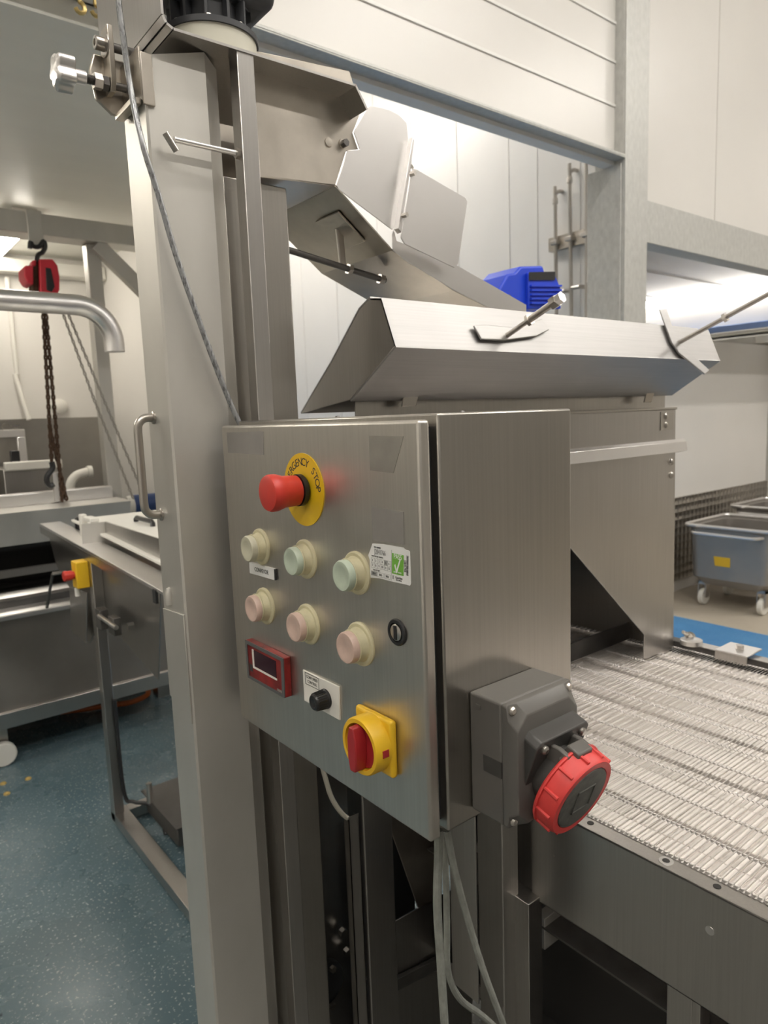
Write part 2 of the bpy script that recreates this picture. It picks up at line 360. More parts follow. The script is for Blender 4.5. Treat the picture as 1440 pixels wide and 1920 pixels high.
# ================================================================== STEEL FRAME OF THE BUILDING
t = thing('steel_post', 'galvanised grey steel building post standing behind the machine hood', 'post', (3.17, 2.08, 0))
m = MB()
a = PY(1172, 400, BY); b = PY(1214, 400, BY)
m.box(a.x, b.x, BY, BY+.012, 0, HZ)
m.box(a.x, a.x+.012, BY+.012, BY+.17, 0, HZ)
m.build('post_shaft', 'galv', t, .002)
MB().box(a.x-.006, a.x, BY+.02, BY+.21, 0, 2.66).build('cleat_plate', 'galv', t, .002)
MB().box(b.x, b.x+.05, BY+.05, BY+.062, 2.4, HZ).build('rear_flange', 'galv', t, .002)
PX0 = a.x; PX1 = b.x
t = thing('steel_beam', 'galvanised steel beam sloping across the top behind the chute', 'beam', (1.8, BY, 2.66))
zt = PY(940, 206, BY).z; zb_ = PY(900, 197, BY).z; d = (zb_-EYE)/ray(900, 226).z*ray(900, 226).y
m = MB(); m.box(-1.2, PX0, BY, BY+.006, zb_, zt); m.box(-1.2, PX0, BY, d, zb_-.006, zb_); m.build('beam_section', 'galv', t, .002)
t = thing('steel_beam', 'pale galvanised steel beam running right from the tall post', 'beam', (4.5, BY, 2.4))
m = MB(); m.box(PX1, 8.9, BY, BY+.012, PY(1215, 455, BY).z, 2.515); m.box(PX1, 8.9, BY+.012, BY+.1, PY(1215, 455, BY).z, PY(1215, 455, BY).z+.01)
m.build('beam_section', 'galv', t, .002)

# ================================================================== CONTROL CABINET
X0 = .45; YR = .510; YL = .939; ZT = 1.497; ZB = 1.055
CB = thing('control_cabinet', 'stainless steel control cabinet with push buttons and a red emergency stop', 'control box', (.57, .72, 1.055))
m = MB()
m.box(.476, .69, YR, YL-.004, ZB+.002, ZT+.005)
m.build('cabinet_body', 'steel_h', CB, .0025)
MB().box(.4635, .4775, YR+.012, YL-.014, ZB+.012, ZT-.008).build('door_gasket', 'rubber', CB)
door = MB().box(X0, .4655, YR, YL, ZB, ZT-.001).build('door', 'steel_door', CB, .0035, 3)
def D(x, y, off=0): p = PX(x, y, X0); return V((X0-off, p.y, p.z))
def dplate(name, pts, m_, parent=door, off=0, th=.0006, **k):
    return MB().plate([D(x, y, off) for x, y in pts], (-th, 0, 0)).build(name, m_, parent, **k)
NX = V((-1, 0, 0)); XD = V((0, -1, 0)); YD = V((0, 0, 1))
dplate('tape_residue', [(425, 811), (494, 809), (495, 853), (428, 849)], 'tape_dark', th=.0003, label='grey rectangle of old tape')
dplate('tape_residue', [(692, 817), (757, 818), (738, 887), (694, 882)], 'tape', th=.0003, label='patchy rectangle of old label glue')
dplate('tape_residue', [(697, 949), (757, 960), (758, 1021), (699, 1012)], 'tape_dark', th=.0003, label='dark rectangle of old label glue')
# emergency stop
c = D(570, 918); R = .0445
disc = MB().lathe(c, NX, [(0, R), (.0012, R), (.0012, 0)], 64).build('emergency_stop_disc', 'yellow_disc', CB, label='round yellow plate')
def arctext(body, rad, a0, a1, size, par):
    n = len(body)
    for i, ch in enumerate(body):
        if ch == ' ': continue
        a = math.radians(a0+(a1-a0)*i/(n-1)); r_ = V((0, -math.cos(a), math.sin(a)))
        text('disc_lettering', ch, size, 'ink', par, c+NX*.0013+r_*rad, V((0, -math.sin(a), -math.cos(a))), r_)
arctext('EMERGENCY STOP', .0335, 176, 4, .0135, disc)
bt = MB().lathe(c, NX, [(.001, .0165), (.0045, .0195), (.010, .0195), (.010, .012)], 40).build('emergency_stop_collar', 'black', CB)
xe = X0-.052
MB().lathe(c, NX, [(.010, .016), (.012, .0185), (.030, .0192), (.034, .0205), (.040, .0222), (.047, .0222), (.0505, .0205), (.052, .016), (.0525, 0)], 48).build('emergency_stop_button', 'red', CB)
# push buttons
for (fx, fy, fr, capm, lab) in ((490, 1025, 33, 'cap_cream', 'cream push button above the conveyor plate'), (574, 1048, 36, 'cap_green', 'pale green push button, middle of the upper row'), (670, 1074, 40, 'cap_green', 'green cream push button beside the test sticker'),
                        (498, 1136, 33, 'cap_pink', 'pale pink push button above the red meter'), (579, 1170, 36.5, 'cap_pink', 'pale pink push button, middle of the lower row'), (677, 1207, 40, 'cap_pink', 'pink push button, right end of the lower row')):
    c = D(fx, fy); fr_ = (D(fx, fy-fr)-D(fx, fy+fr)).length/2
    b = MB().lathe(c, NX, [(0, fr_), (.002, fr_), (.0035, fr_*.93), (.0035, fr_*.80), (.006, fr_*.74), (.012, fr_*.70), (.0135, fr_*.76), (.0145, fr_*.74), (.0145, 0)], 40).build('push_button', 'boot', CB, label=lab)
    MB().lathe(c, NX, [(.013, fr_*.71), (.0205, fr_*.71), (.0225, fr_*.66), (.0228, fr_*.5), (.0218, fr_*.42), (.0216, 0)], 40).build('button_cap', capm, b)
# lock
c = D(746, 1185)
b = MB().lathe(c, NX, [(0, .0145), (.002, .0145), (.003, .0135), (.003, .0105), (.0008, .0095), (.0008, 0)], 32).build('door_lock', 'black', CB)
MB().lathe(c, NX, [(.0006, .0088), (.003, .0088), (.0035, .008), (.0035, 0)], 24).build('lock_barrel', 'bolt', b)
MB().plate([c+NX*.0036+V((0, -.002, .0075)), c+NX*.0036+V((0, .002, .0075)), c+NX*.0036+V((0, .002, -.0075)), c+NX*.0036+V((0, -.002, -.0075))], (-.0008, 0, 0)).build('key_slot', 'black', b)
# conveyor name plate
nm = dplate('name_plate', [(471, 1054), (517, 1066), (518, 1087), (472, 1074)], 'paper', CB, th=.003, label='black edged white plate reading CONVEYOR')
cc = D(494, 1070, .0032)
xd = (D(517, 1066)-D(471, 1054)).normalized()
text('name_lettering', 'CONVEYOR', .0085, 'ink', nm, cc, xd, YD, .84)
dplate('name_plate_edge', [(517.6, 1066.5), (519, 1066.8), (520, 1087.4), (518.5, 1087)], 'ink', nm, th=.003)
# digital meter
off = .012
F = [D(x, y) for x, y in ((473, 1196), (545, 1231), (548, 1305), (478, 1266))]
mt = MB().plate(F, (-.0105, 0, 0)).build('digital_meter', 'meter', CB, .0012, label='worn red bezel panel meter')
cen = sum(F, V())/4
def quad(fr, x0, x1, y0, y1, o):  # fractions across the front of the meter
    def at(u, v): return (F[0]*(1-u)*(1-v)+F[1]*u*(1-v)+F[2]*u*v+F[3]*(1-u)*v)+NX*o
    return [at(x0, y0), at(x1, y0), at(x1, y1), at(x0, y1)]
m = MB()
for q in ((0, 1, 0, .09), (0, 1, .93, 1), (0, .045, .09, .93), (.94, 1, .09, .93)): m.plate(quad(F, *q, .0106), (-.0012, 0, 0))
m.build('bezel_frame', 'meter_edge', mt)
MB().plate(quad(F, .22, .80, .17, .60, .0102), (-.0006, 0, 0)).build('display_window', 'screen', mt)
m = MB(); m.plate(quad(F, .17, .81, .61, .66, .0102), (-.0010, 0, 0)); m.plate(quad(F, .17, .21, .17, .62, .0102), (-.0010, 0, 0)); m.build('window_rim', 'white', mt)
MB().plate(quad(F, .06, .15, .60, .78, .0102), (-.0006, 0, 0)).build('meter_button', 'ink', mt)
MB().plate(quad(F, .80, .93, .86, .92, .0102), (-.0006, 0, 0)).build('maker_mark', 'tape', mt)
# speed control
sp = dplate('speed_plate', [(570, 1255), (638, 1287), (639.5, 1350), (573, 1313)], 'white', CB, th=.0022, bevel=.0006, label='white plate reading CONV SPEED CONTROL')
xd = (D(638, 1287)-D(570, 1255)).normalized(); yd = NX.cross(xd)
sc_ = D(588, 1276, .0024)
text('speed_lettering', 'CONV SPEED', .0052, 'ink', sp, sc_+YD*.0028, xd, yd, .86)
text('speed_lettering', 'CONTROL', .0052, 'ink', sp, sc_-YD*.0032, xd, yd, .86)
m = MB(); hw, hh = .0158, .0078
for (u0, u1, v0, v1) in ((-hw, hw, hh-.0006, hh), (-hw, hw, -hh, -hh+.0006), (-hw, -hw+.0005, -hh, hh), (hw-.0005, hw, -hh, hh)):
    m.plate([sc_+xd*u+yd*v for u, v in ((u0, v0), (u1, v0), (u1, v1), (u0, v1))], (-.0002, 0, 0))
m.build('text_border', 'ink', sp)
c = D(614, 1309, .002)
kb = MB(); kb.lathe(c, NX, [(0, .0125), (.002, .0125), (.003, .0115), (.017, .0105), (.019, .009), (.0195, .0065), (.0185, .005), (.0185, 0)], 40)
for i in range(24):
    a = 2*PI*i/24; r_ = V((0, math.cos(a), math.sin(a))); kb.tube([c+NX*.004+r_*.0115, c+NX*.0165+r_*.0106], .0007, 5)
kb.build('speed_knob', 'black', CB)
# rotary isolator
Q = [D(x, y) for x, y in ((669, 1309), (752, 1335), (760, 1458), (674, 1418))]
yc = (Q[0].y+Q[1].y)/2; zc = (Q[0].z+Q[3].z)/2; hs = .033
rb = MB().box(X0-.009, X0, yc-hs, yc+hs, zc-hs, zc+hs).build('isolator_plate', 'yellow', CB, .004, 3, label='square yellow isolator base')
cc = V((X0, yc, zc))
MB().lathe(cc, NX, [(.008, .0325), (.026, .0325), (.0285, .031), (.0285, .0265), (.021, .0255), (.021, 0)], 56).build('isolator_ring', 'yellow', rb)
MB().lathe(cc, NX, [(.0205, .0255), (.0235, .0245), (.0235, 0)], 48).build('isolator_dial', 'red_dark', CB, label='dark red dial')
m = MB()
def hp(y, z, o): return cc+V((-o, y, z))
sl = [(-.0035, .0255), (.0035, .0255), (.0075, .012), (.0075, -.012), (.0045, -.0255), (-.0045, -.0255), (-.0075, -.012), (-.0075, .012)]
m.plate([hp(y*1.0, z, .023) for y, z in sl], (-.016, 0, 0))
m.build('isolator_handle', 'red_dark', CB, .0015, label='dark red turning bar')
MB().plate([cc+V((-.013, -.0322, .004)), cc+V((-.021, -.0322, .004)), cc+V((-.021, -.0322, -.004)), cc+V((-.013, -.0322, -.004))], (0, -.0012, 0)).build('lock_slot', 'red_dark', rb)
# test sticker
ST = [(699, 1019), (720, 1020.5), (757, 1027), (760, 1030.5), (766, 1032), (769, 1035), (771, 1094), (769, 1098), (762, 1096), (735, 1090), (712, 1084), (694, 1083), (694, 1050), (691, 1041)]
st = dplate('test_sticker', ST, 'paper', CB, th=.0004, label='white and green pass sticker')
tl, tr_, br_, bl_ = D(694, 1019, .0005), D(770, 1033.5, .0005), D(771, 1097, .0005), D(694, 1081, .0005)
sx_ = (tr_-tl); sy_ = (bl_-tl)
def SP(u, v): return tl+sx_*u+sy_*v
def sq(m, u0, u1, v0, v1): m.plate([SP(u0, v0), SP(u1, v0), SP(u1, v1), SP(u0, v1)], (-.0002, 0, 0))
sxd = sx_.normalized(); syd = NX.cross(sxd)
if syd.z < 0: syd = -syd
m = MB(); sq(m, .57, .85, .15, .74); m.build('pass_panel', 'green', st)
def stxt(b, u, v, s, mm='ink', st_=.85, al='CENTER', rot=False):
    p = SP(u, v)+NX*.0003
    return text('sticker_lettering', b, s, mm, st, p, (syd*-1 if rot else sxd), (sxd if rot else syd), st_, al)
stxt('PASS', .71, .235, .0078, 'paper', .8)
ck = [(-.0052, .0005), (-.0036, .002), (-.0018, -.0035), (.0042, .0085), (.0058, .0082), (-.0012, -.0075), (-.0024, -.0075)]
MB().plate([SP(.71, .50)+NX*.0003+sxd*u+syd*v for u, v in ck], (-.0002, 0, 0)).build('tick_mark', 'paper', st)
stxt('SAFETY TESTED', .71, .68, .0022, 'paper')
stxt('J2841766', .27, .21, .0078, 'grey_ink', .66)
stxt('TEST NUMBER', .2, .075, .0022)
stxt('DATE OF TEST MONTH', .2, .35, .0022)
m = MB()
for j in range(3): sq(m, .04, .54, .405+.145*j, .411+.145*j)
for i in range(7): sq(m, .04+.0833*i, .043+.0833*i, .405, .70)
sq(m, .555, .56, .06, .95)
for i in range(3):
    for a in (.80, .93): sq(m, .04+.17*i, .19+.17*i, a, a+.006)
    for a in (.04, .187): sq(m, a+.17*i, a+.003+.17*i, .80, .935)
m.build('sticker_grid', 'grey_ink', st)
m = MB(); sq(m, .375, .455, .41, .55); sq(m, .045, .185, .81, .93); m.build('shaded_cell', 'grey_ink', st)
for k in range(12): stxt(str(k+1), .08+.0833*(k % 6), .48+.145*(k//6), .0036)
for k, yv in enumerate(('2024', '2025', '2026')): stxt(yv, .115+.17*k, .87, .0032)
stxt('YEAR OF TEST', .18, .76, .0022)
m = MB(); sq(m, .585, .615, .79, .90); m.build('sticker_badge', 'grey_ink', st)
stxt('Guardian', .74, .83, .0036); stxt('ELECTRICAL', .74, .90, .002)
m = MB(); v = .14
while v < .70:
    w_ = random.choice((.006, .010, .016)); sq(m, .915, .96, v, v+w_); v += w_+random.choice((.006, .012))
m.build('barcode', 'ink', st)
stxt('J2841766', .885, .45, .0042, 'ink', .8, 'CENTER', True)
# cut-out marks: small screws on the upper edge of the cabinet body
m = MB()
for yy in (.60, .86): m.lathe(V((.60, yy, ZT+.005)), (0, 0, 1), [(0, .004), (.002, .003), (.0025, 0)], 12)
m.build('roof_plug', 'steel_dark', CB)

# socket on the side of the cabinet
sa = V((.511, YR, 1.205)); sx0, sx1, sz0, sz1 = .511, .617, 1.070, 1.205
NY = V((0, -1, 0))
sb = MB().box(sx0, sx1, YR-.046, YR, sz0, sz1).build('socket_box', 'grey_box', CB, .003, 3, label='grey plastic socket enclosure')
MB().box(sx0-.0006, sx0+.004, YR-.0452, YR-.020, 1.123, 1.141).build('label_recess', 'grey_box_dark', sb)
MB().box(sx0-.001, sx0+.003, YR-.0125-.005, YR-.0125+.002, 1.190, 1.1945).build('moulded_mark', 'grey_box', sb)
m = MB()
def cover_ring(y, dx0, dx1, dz0, dz1): return [V((sx0+dx0, y, sz0+dz0)), V((sx1-dx1, y, sz0+dz0)), V((sx1-dx1, y, sz1-dz1)), V((sx0+dx0, y, sz1-dz1))]
y1_, y2_ = YR-.0465, YR-.0645
A_ = cover_ring(y1_, 0, 0, 0, 0); B_ = cover_ring(y1_-.010, 0, 0, 0, .002); C_ = cover_ring(y2_, .014, .014, .006, .020)
# octagonal cover: front face inset from the corners
def octo(y, ix, iz, top): 
    xa, xb, za, zb2 = sx0, sx1, sz0, sz1-top
    return [V((xa, y, za+iz)), V((xa+ix, y, za)), V((xb-ix, y, za)), V((xb, y, za+iz)), V((xb, y, zb2-iz)), V((xb-ix, y, zb2)), V((xa+ix, y, zb2)), V((xa, y, zb2-iz))]
rings = [octo(y1_, .002, .002, 0), octo(y1_-.006, .002, .002, 0), [p+V((0, 0, 0)) for p in octo(y1_-.008, .014, .014, .001)], [V((p.x*.93+.5*(sx0+sx1)*.07, y2_, p.z*.93+.5*(sz0+sz1)*.07)) for p in octo(y2_, .016, .016, .008)]]
bm_ = m.bm; vr = [[bm_.verts.new(p) for p in r_] for r_ in rings]; fs = []
for a, b in zip(vr, vr[1:]):
    for i in range(8): fs.append(bm_.faces.new((a[i], a[(i+1) % 8], b[(i+1) % 8], b[i])))
fs.append(bm_.faces.new(vr[0])); fs.append(bm_.faces.new(list(reversed(vr[-1])))); bmesh.ops.recalc_face_normals(bm_, faces=fs)
cv = m.build('socket_cover', 'grey_box', CB, .001, 2)
for (u, w) in ((.007, .007), (.099, .007), (.007, .128), (.099, .128)):
    MB().lathe(V((sx0+u, y1_-.005, sz0+w)), NY, [(0, .0048), (.004, .0048), (.0062, .003), (.0066, 0)], 16).build('cover_screw', 'bolt', cv)
# tilted socket with the red lid
ang = math.radians(20); TN = V((0, -math.cos(ang), -math.sin(ang))); TU = V((0, -math.sin(ang), math.cos(ang))); TXV = V((1, 0, 0))
fc = V(((sx0+sx1)/2+.004, y2_+.007, 1.128))
def TP(u, w, d): return fc+TXV*u+TU*w+TN*d
fl = MB(); hw_ = .0435; hh_ = .047
oc = [(-hw_+.006, -hh_), (hw_-.006, -hh_), (hw_, -hh_+.006), (hw_, hh_-.006), (hw_-.006, hh_), (-hw_+.006, hh_), (-hw_, hh_-.006), (-hw_, -hh_+.006)]
flo = fl.plate([TP(u, w, -.012) for u, w in oc], TN*.022).build('socket_flange', 'grey_box_dark', CB, .0015)
for u in (-.031, .031):
    for w in (-.037, .037):
        MB().lathe(TP(u, w, .0095), TN, [(0, .0048), (.003, .0048), (.005, .003), (.0053, 0)], 16).build('flange_screw', 'bolt', flo)
MB().lathe(TP(0, -.004, .009), TN, [(0, .032), (.005, .0325), (.026, .0355), (.028, .032), (.028, 0)], 48).build('socket_barrel', 'grey_box_dark', CB)
for u in (-.020, .014): MB().plate([TP(u, .016, .009), TP(u, .037, .009), TP(u, .040, .018), TP(u, .040, .032), TP(u, .028, .034)], TXV*.006).build('hinge_cheek', 'grey_box', CB, .0012)
MB().cyl(TP(-.022, .034, .027), TP(.022, .034, .027), .003, 16).build('hinge_pin', 'bolt', CB)
MB().plate([TP(-.012, .030, .040), TP(-.012, .045, .038), TP(-.012, .045, .022), TP(-.012, .032, .020)], TXV*.024).build('lid_hinge', 'grey_box', CB, .002)
lc = TP(0, -.006, .0275)
rl = .0495
prof = [(0, rl*.80), (0, rl*.97), (.002, rl), (.004, rl), (.0045, rl*.955), (.020, rl*.945), (.024, rl*.90), (.024, rl*.76), (.0225, rl*.75), (.0225, 0)]
lid = MB().lathe(lc, TN, prof, 56).build('socket_lid', 'red_socket', CB, label='round red screw lid')
for i in range(12):
    a = 2*PI*(i+.3)/12; r_ = TXV*math.cos(a)+TU*math.sin(a); tg = TN.cross(r_)
    MB().plate([lc+TN*.004+r_*(rl*.93)+tg*s_ for s_ in (-.0022, .0022)]+[lc+TN*.004+r_*(rl*.995)+tg*s_ for s_ in (.0014, -.0014)], TN*.017).build('grip_rib', 'red_socket', lid, .0006)
fd = MB().lathe(lc, TN, [(.022, rl*.745), (.0245, rl*.735), (.0248, rl*.70), (.0248, 0)], 48).build('lid_face', 'lid_face', CB, label='scuffed grey lid centre')
m = MB()
g = .0145
for (a, b, c2, d2) in ((-g, g, g-.0012, g), (-g, g, -g, -g+.0012), (-g, -g+.0012, -g, g), (g-.0012, g, -g, g)): m.plate([lc+TN*.0248+TXV*u+TU*w for u, w in ((a, c2), (b, c2), (b, d2), (a, d2))], TN*.0012)
m.build('raised_square', 'lid_face', fd)

# ================================================================== MACHINE COLUMN
CY = .97; CXL = .388; CXR = .478; CT = 2.02
MC = thing('machine_column', 'tall stainless steel machine column with a grab handle, left of the control cabinet', 'column', (.45, 1.02, 0))
prof = [(CXL, CY+.003), (CXL+.003, CY), (CXR, CY), (CXR+.028, CY+.022), (CXR+.028, CY+.06), (CXR+.005, CY+.085), (CXL+.002, CY+.085), (CXL, CY+.083)]
m = MB(); m.plate([V((x, y, 0)) for x, y in prof], (0, 0, CT))
for v_ in m.bm.verts:
    if v_.co.z > 1: v_.co.z = 1.988+min(v_.co.x-CXL, CXR-CXL)*.30-max(0, v_.co.x-CXR)*.25
m.build('column_casing', 'steel_matt', MC, 0, smooth=20)
pp = [PX(x, y, CXL) for x, y in ((299, 1129), (342, 1150), (357, 1345), (310, 1300))]
q0, q1 = pp[0], pp[2]
MB().plate([V((CXL, CY+.002, 1.222)), V((CXL, CY+.083, 1.217)), V((CXL, CY+.083, 1.075)), V((CXL, CY+.002, 1.052))], (-.0025, 0, 0)).build('patch_plate', 'steel_matt', MC, .0008, label='welded patch plate')
zz = PX(318, 1118, CXL); m = MB()
m.lathe(V((CXL-.001, zz.y-.002, zz.z-.012)), (0, 0, 1), [(0, .007), (.018, .007), (.025, .004), (.027, 0)], 20)
m.build('weld_cap', 'steel_matt', MC)
h1 = PX(290, 783, CXL); h2 = PX(301, 964, CXL)
hy = (h1.y+h2.y)/2; zt_, zb2 = h1.z, h2.z
xo = PY(262, 850, hy).x
hr = .0062
pts = [(CXL, hy, zt_), (xo+.016, hy, zt_)]
for k in range(1, 6): a = PI/2*k/6; pts.append((xo+.016-.016*math.sin(a), hy, zt_-.016+.016*math.cos(a)))
pts += [(xo, hy, zt_-.02), (xo, hy, zb2+.02)]
for k in range(1, 6): a = PI/2*k/6; pts.append((xo+.016-.016*math.cos(a), hy, zb2+.016-.016*math.sin(a)))
pts += [(xo+.016, hy, zb2), (CXL, hy, zb2)]
hd = MB().tube(pts, hr, 16).build('grab_handle', 'bolt', MC)
for z in (zt_, zb2): MB().lathe(V((CXL, hy, z)), NX, [(0, .0095), (.002, .0095), (.003, .0078), (.003, 0)], 20).build('handle_collar', 'bolt', hd)
# angle strips at the top of the casing
m = MB(); m.box(CXL-.004, CXL+.012, CY-.004, CY, 1.925, 1.99); m.build('edge_strip', 'steel_warm', MC, .0008)
MB().plate([V((CXL-.004, CY+.005, 1.927)), V((CXL-.004, CY+.075, 1.927)), V((CXL-.004, CY+.075, 1.935)), V((CXL-.004, CY+.005, 1.935))], (-.012, 0, 0)).build('support_ledge', 'steel_warm', MC, .0008)
MB().plate([V((CXL-.0, CY+.004, 1.933)), V((CXL, CY+.083, 1.933)), V((CXL, CY+.083, 2.0)), V((CXL, CY+.004, 2.0))], (-.003, 0, 0)).build('slide_plate', 'steel_warm', MC, .0006)
# square strut and wide rear casing
SY = .942
s0 = PY(456, 300, SY); s1 = PY(487, 300, SY)
ST_ = thing('square_strut', 'slim square stainless strut standing between the column and the chute', 'strut', (s0.x, SY, 0))
MB().box(s0.x, s1.x, SY, SY+.025, 0, PY(455, 90, SY).z-.001).build('strut_tube', 'steel', ST_, .0012)
tb = PX(447, 290, s0.x); tb.y = SY+.010; te = PY(327, 269, tb.y)
MB().cyl((s0.x, tb.y, tb.z), (te.x, tb.y, tb.z), .0038, 16).build('t_bolt_shank', 'steel_bright', ST_)
MB().hexa((s0.x, tb.y, tb.z), (s0.x-.006, tb.y, tb.z), .0075).build('t_bolt_nut', 'bolt', ST_)
ta = PY(311, 251, tb.y); tb2 = PY(330, 282, tb.y)
MB().cyl(ta+(ta-tb2)*.05, tb2+(tb2-ta)*.05, .0045, 14).build('t_bolt_bar', 'bolt', ST_)
RYF = 1.0
b0 = PY(487, 500, RYF).x; b1 = PY(545, 500, RYF).x
RC = thing('elevator_casing', 'flat stainless elevator casing rising behind the strut to the chute', 'casing', (b0, 1.15, 0))
m = MB(); m.box(.509, b1, RYF, RYF+.16, 0, PY(490, 331, .985).z-.004); m.build('casing_panel', 'steel_h', RC, .002)
MB().box(b1-.001, b1+.0015, RYF+.004, RYF+.15, .2, 1.4).build('side_cover', 'steel_dark', RC)

# ================================================================== TOP BRACKET, GEARBOX
GB = thing('gearbox_bracket', 'bent stainless bracket plate over the column carrying the charcoal gearbox', 'bracket', (.55, 1.05, 2.02))
BYF = .940
pz = PY(432, 86, BYF).z
pl = [(300, 18), (303, 33), (312, 44), (325, 50), (432, 84), (560, 115), (667, 137), (690, 172), (687, 178), (664, 141), (560, 120), (432, 89), (323, 55), (307, 48), (298, 36), (295, 18)]
xl = PY(308, 40, BYF).x; xr = PY(667, 138, BYF).x
th = .0035
path = [(xl, pz+.16), (xl, pz+.012), (xl+.004, pz+.004), (xl+.012, pz), (xr, pz+.004), (xr+.022, pz-.028)]
m = MB()
for (xa, za), (xb, zb3) in zip(path, path[1:]):
    n = V((zb3-za, 0, xa-xb)).normalized()*th
    m.plate([V((xa, BYF, za)), V((xb, BYF, zb3)), V((xb+n.x, BYF, zb3+n.z)), V((xa+n.x, BYF, za+n.z))], (0, .24, 0))
m.build('bracket_plate', 'steel', GB, 0)
gc = PZ(404, 66, pz+.002)
gcx, gcy = PY(394, 62, 1.012).x, 1.012
G0 = V((gcx, gcy, pz+.0005))
MB().lathe(G0, (0, 0, 1), [(0, .066), (.030, .066), (.030, 0)], 64).build('bearing_disc', 'cream', GB, label='cream bearing disc')
fg = MB().lathe(G0, (0, 0, 1), [(.030, .069), (.038, .069), (.038, 0)], 64).build('gearbox_flange', 'gear', GB)
for k in range(8):
    a = 2*PI*k/8+.3; p = G0+V((math.cos(a)*.060, math.sin(a)*.060, .038)); MB().lathe(p, (0, 0, 1), [(0, .005), (.004, .0045), (.006, 0)], 12).build('flange_bolt', 'bolt', fg)
m = MB(); m.lathe(G0, (0, 0, 1), [(.038, .048), (.075, .048), (.077, .06), (.13, .066), (.16, .05), (.16, 0)], 8, .2)
gh = m.build('gearbox_housing', 'gear', GB, .003)
for k in range(12):
    a = 2*PI*k/12; MB().box(-.002, .002, .046, .060, .038, .077).build('cooling_fin', 'gear', gh)
    f = [x for x in bpy.data.objects if x.name.startswith('cooling_fin')][-1]
    f.data.transform(Matrix.Translation(G0) @ Matrix.Rotation(a, 4, 'Z'))
MB().box(gcx-.065, gcx+.085, gcy-.06, gcy+.06, pz+.078, pz+.2).build('gearbox_cover', 'gear', GB, .02, 3)
# ------------------------------------------------------------------ star knob tensioner
TN_ = thing('tension_knob', 'chrome star knob on a threaded tensioner at the top of the column', 'knob', (.33, 1.03, 1.99))
ky = 1.03
kc = PY(128, 142, ky); kn = PY(160, 147, ky); kz = kn.z
x_at = lambda px, py=150: PY(px, py, ky).x
m = MB(); bmx = m.bm; nn = 48
def lobe(x, sc): return [bmx.verts.new((x, ky+math.cos(2*PI*i/nn)*(.021+.0035*math.cos(5*2*PI*i/nn))*sc, kz+math.sin(2*PI*i/nn)*(.021+.0035*math.cos(5*2*PI*i/nn))*sc)) for i in range(nn)]
xk0 = x_at(100, 143); xk1 = x_at(136, 146)
rr = [lobe(xk0, .3), lobe(xk0+.001, .8), lobe(xk0+.004, .97), lobe(xk0+.006, 1), lobe(xk1-.001, 1), lobe(xk1, .95), lobe(xk1, .3)]
fs = [bmx.faces.new(rr[0]), bmx.faces.new(list(reversed(rr[-1])))]
for a, b in zip(rr, rr[1:]):
    for i in range(nn): fs.append(bmx.faces.new((a[i], a[(i+1) % nn], b[(i+1) % nn], b[i])))
bmesh.ops.recalc_face_normals(bmx, faces=fs)
m.build('star_knob', 'steel_bright', TN_)
MB().cyl((xk1, ky, kz), (x_at(160), ky, kz), .0088, 24).build('knob_boss', 'steel_bright', TN_)
m = MB(); xa = x_at(159); xb = CXL-.001; m.cyl((xa, ky, kz), (xb, ky, kz), .0052, 14)
x = xa
while x < x_at(178): m.lathe(V((x, ky, kz)), (1, 0, 0), [(0, .0052), (.0007, .0062), (.0014, .0052)], 14); x += .0016
m.build('threaded_rod', 'steel_dark', TN_)
MB().hexa((x_at(175), ky, kz), (x_at(190), ky, kz), .0105, .1).build('lock_nut', 'bolt', TN_)
MB().hexa((x_at(191), ky, kz), (x_at(201), ky, kz), .0102, .5).build('lock_nut', 'steel_dark', TN_)
xp = x_at(203); pzt = PY(208, 55, ky).z; pzb = PY(208, 175, ky).z
MB().plate([V((xp, ky-.012, pzt)), V((xp, ky+.014, pzt)), V((xp, ky+.014, pzb)), V((xp, ky-.006, pzb)), V((xp, ky-.012, pzb+.016))], (.0075, 0, 0)).build('clamp_plate', 'steel_warm', TN_, .001)
MB().plate([V((xp-.012, ky+.014, pzt-.03)), V((xp+.03, ky+.014, pzt-.03)), V((xp+.03, ky+.014, pzb-.022)), V((xp+.006, ky+.014, pzb-.022)), V((xp-.014, ky+.014, pzb-.006)), V((xp-.020, ky+.014, pzb+.03))], (0, .006, 0)).build('side_plate', 'steel_warm', TN_, .002)
bz = PY(188, 82, ky).z
MB().lathe(V((xp, ky, bz)), NX, [(0, .0155), (.0018, .0155), (.0018, .0088), (.0135, .0088), (.0145, .0078), (.0145, .0045), (.011, .0045), (.011, 0)], 28).build('socket_screw', 'bolt', TN_)
MB().cyl((xp+.007, ky, bz), (CXL+.02, ky, bz), .006, 14).build('pivot_pin', 'steel_dark', TN_)

# ================================================================== CHUTE
UY = .985; UW = .22
CH = thing('discharge_chute', 'stainless discharge chute sloping from the elevator head down into the machine hood', 'chute', (.8, 1.17, 1.9))
def U(x, y, o=0): p = PY(x, y, UY); return V((p.x, UY+o, p.z))
ts = .003
MB().plate([U(x, y) for x, y in ((470, 93), (655, 133), (667, 170), (683, 186), (679, 204), (661, 249), (672, 281), (649, 283), (628, 349), (485, 330), (470, 330))], (0, ts, 0)).build('head_side', 'steel_warm', CH, .0008)
e0, e1 = U(470, 330), U(628, 349)
MB().plate([e0, e1, e1+V((0, UW, 0)), e0+V((0, UW, 0))], (0, 0, ts)).build('head_floor', 'steel_warm', CH, .0008)
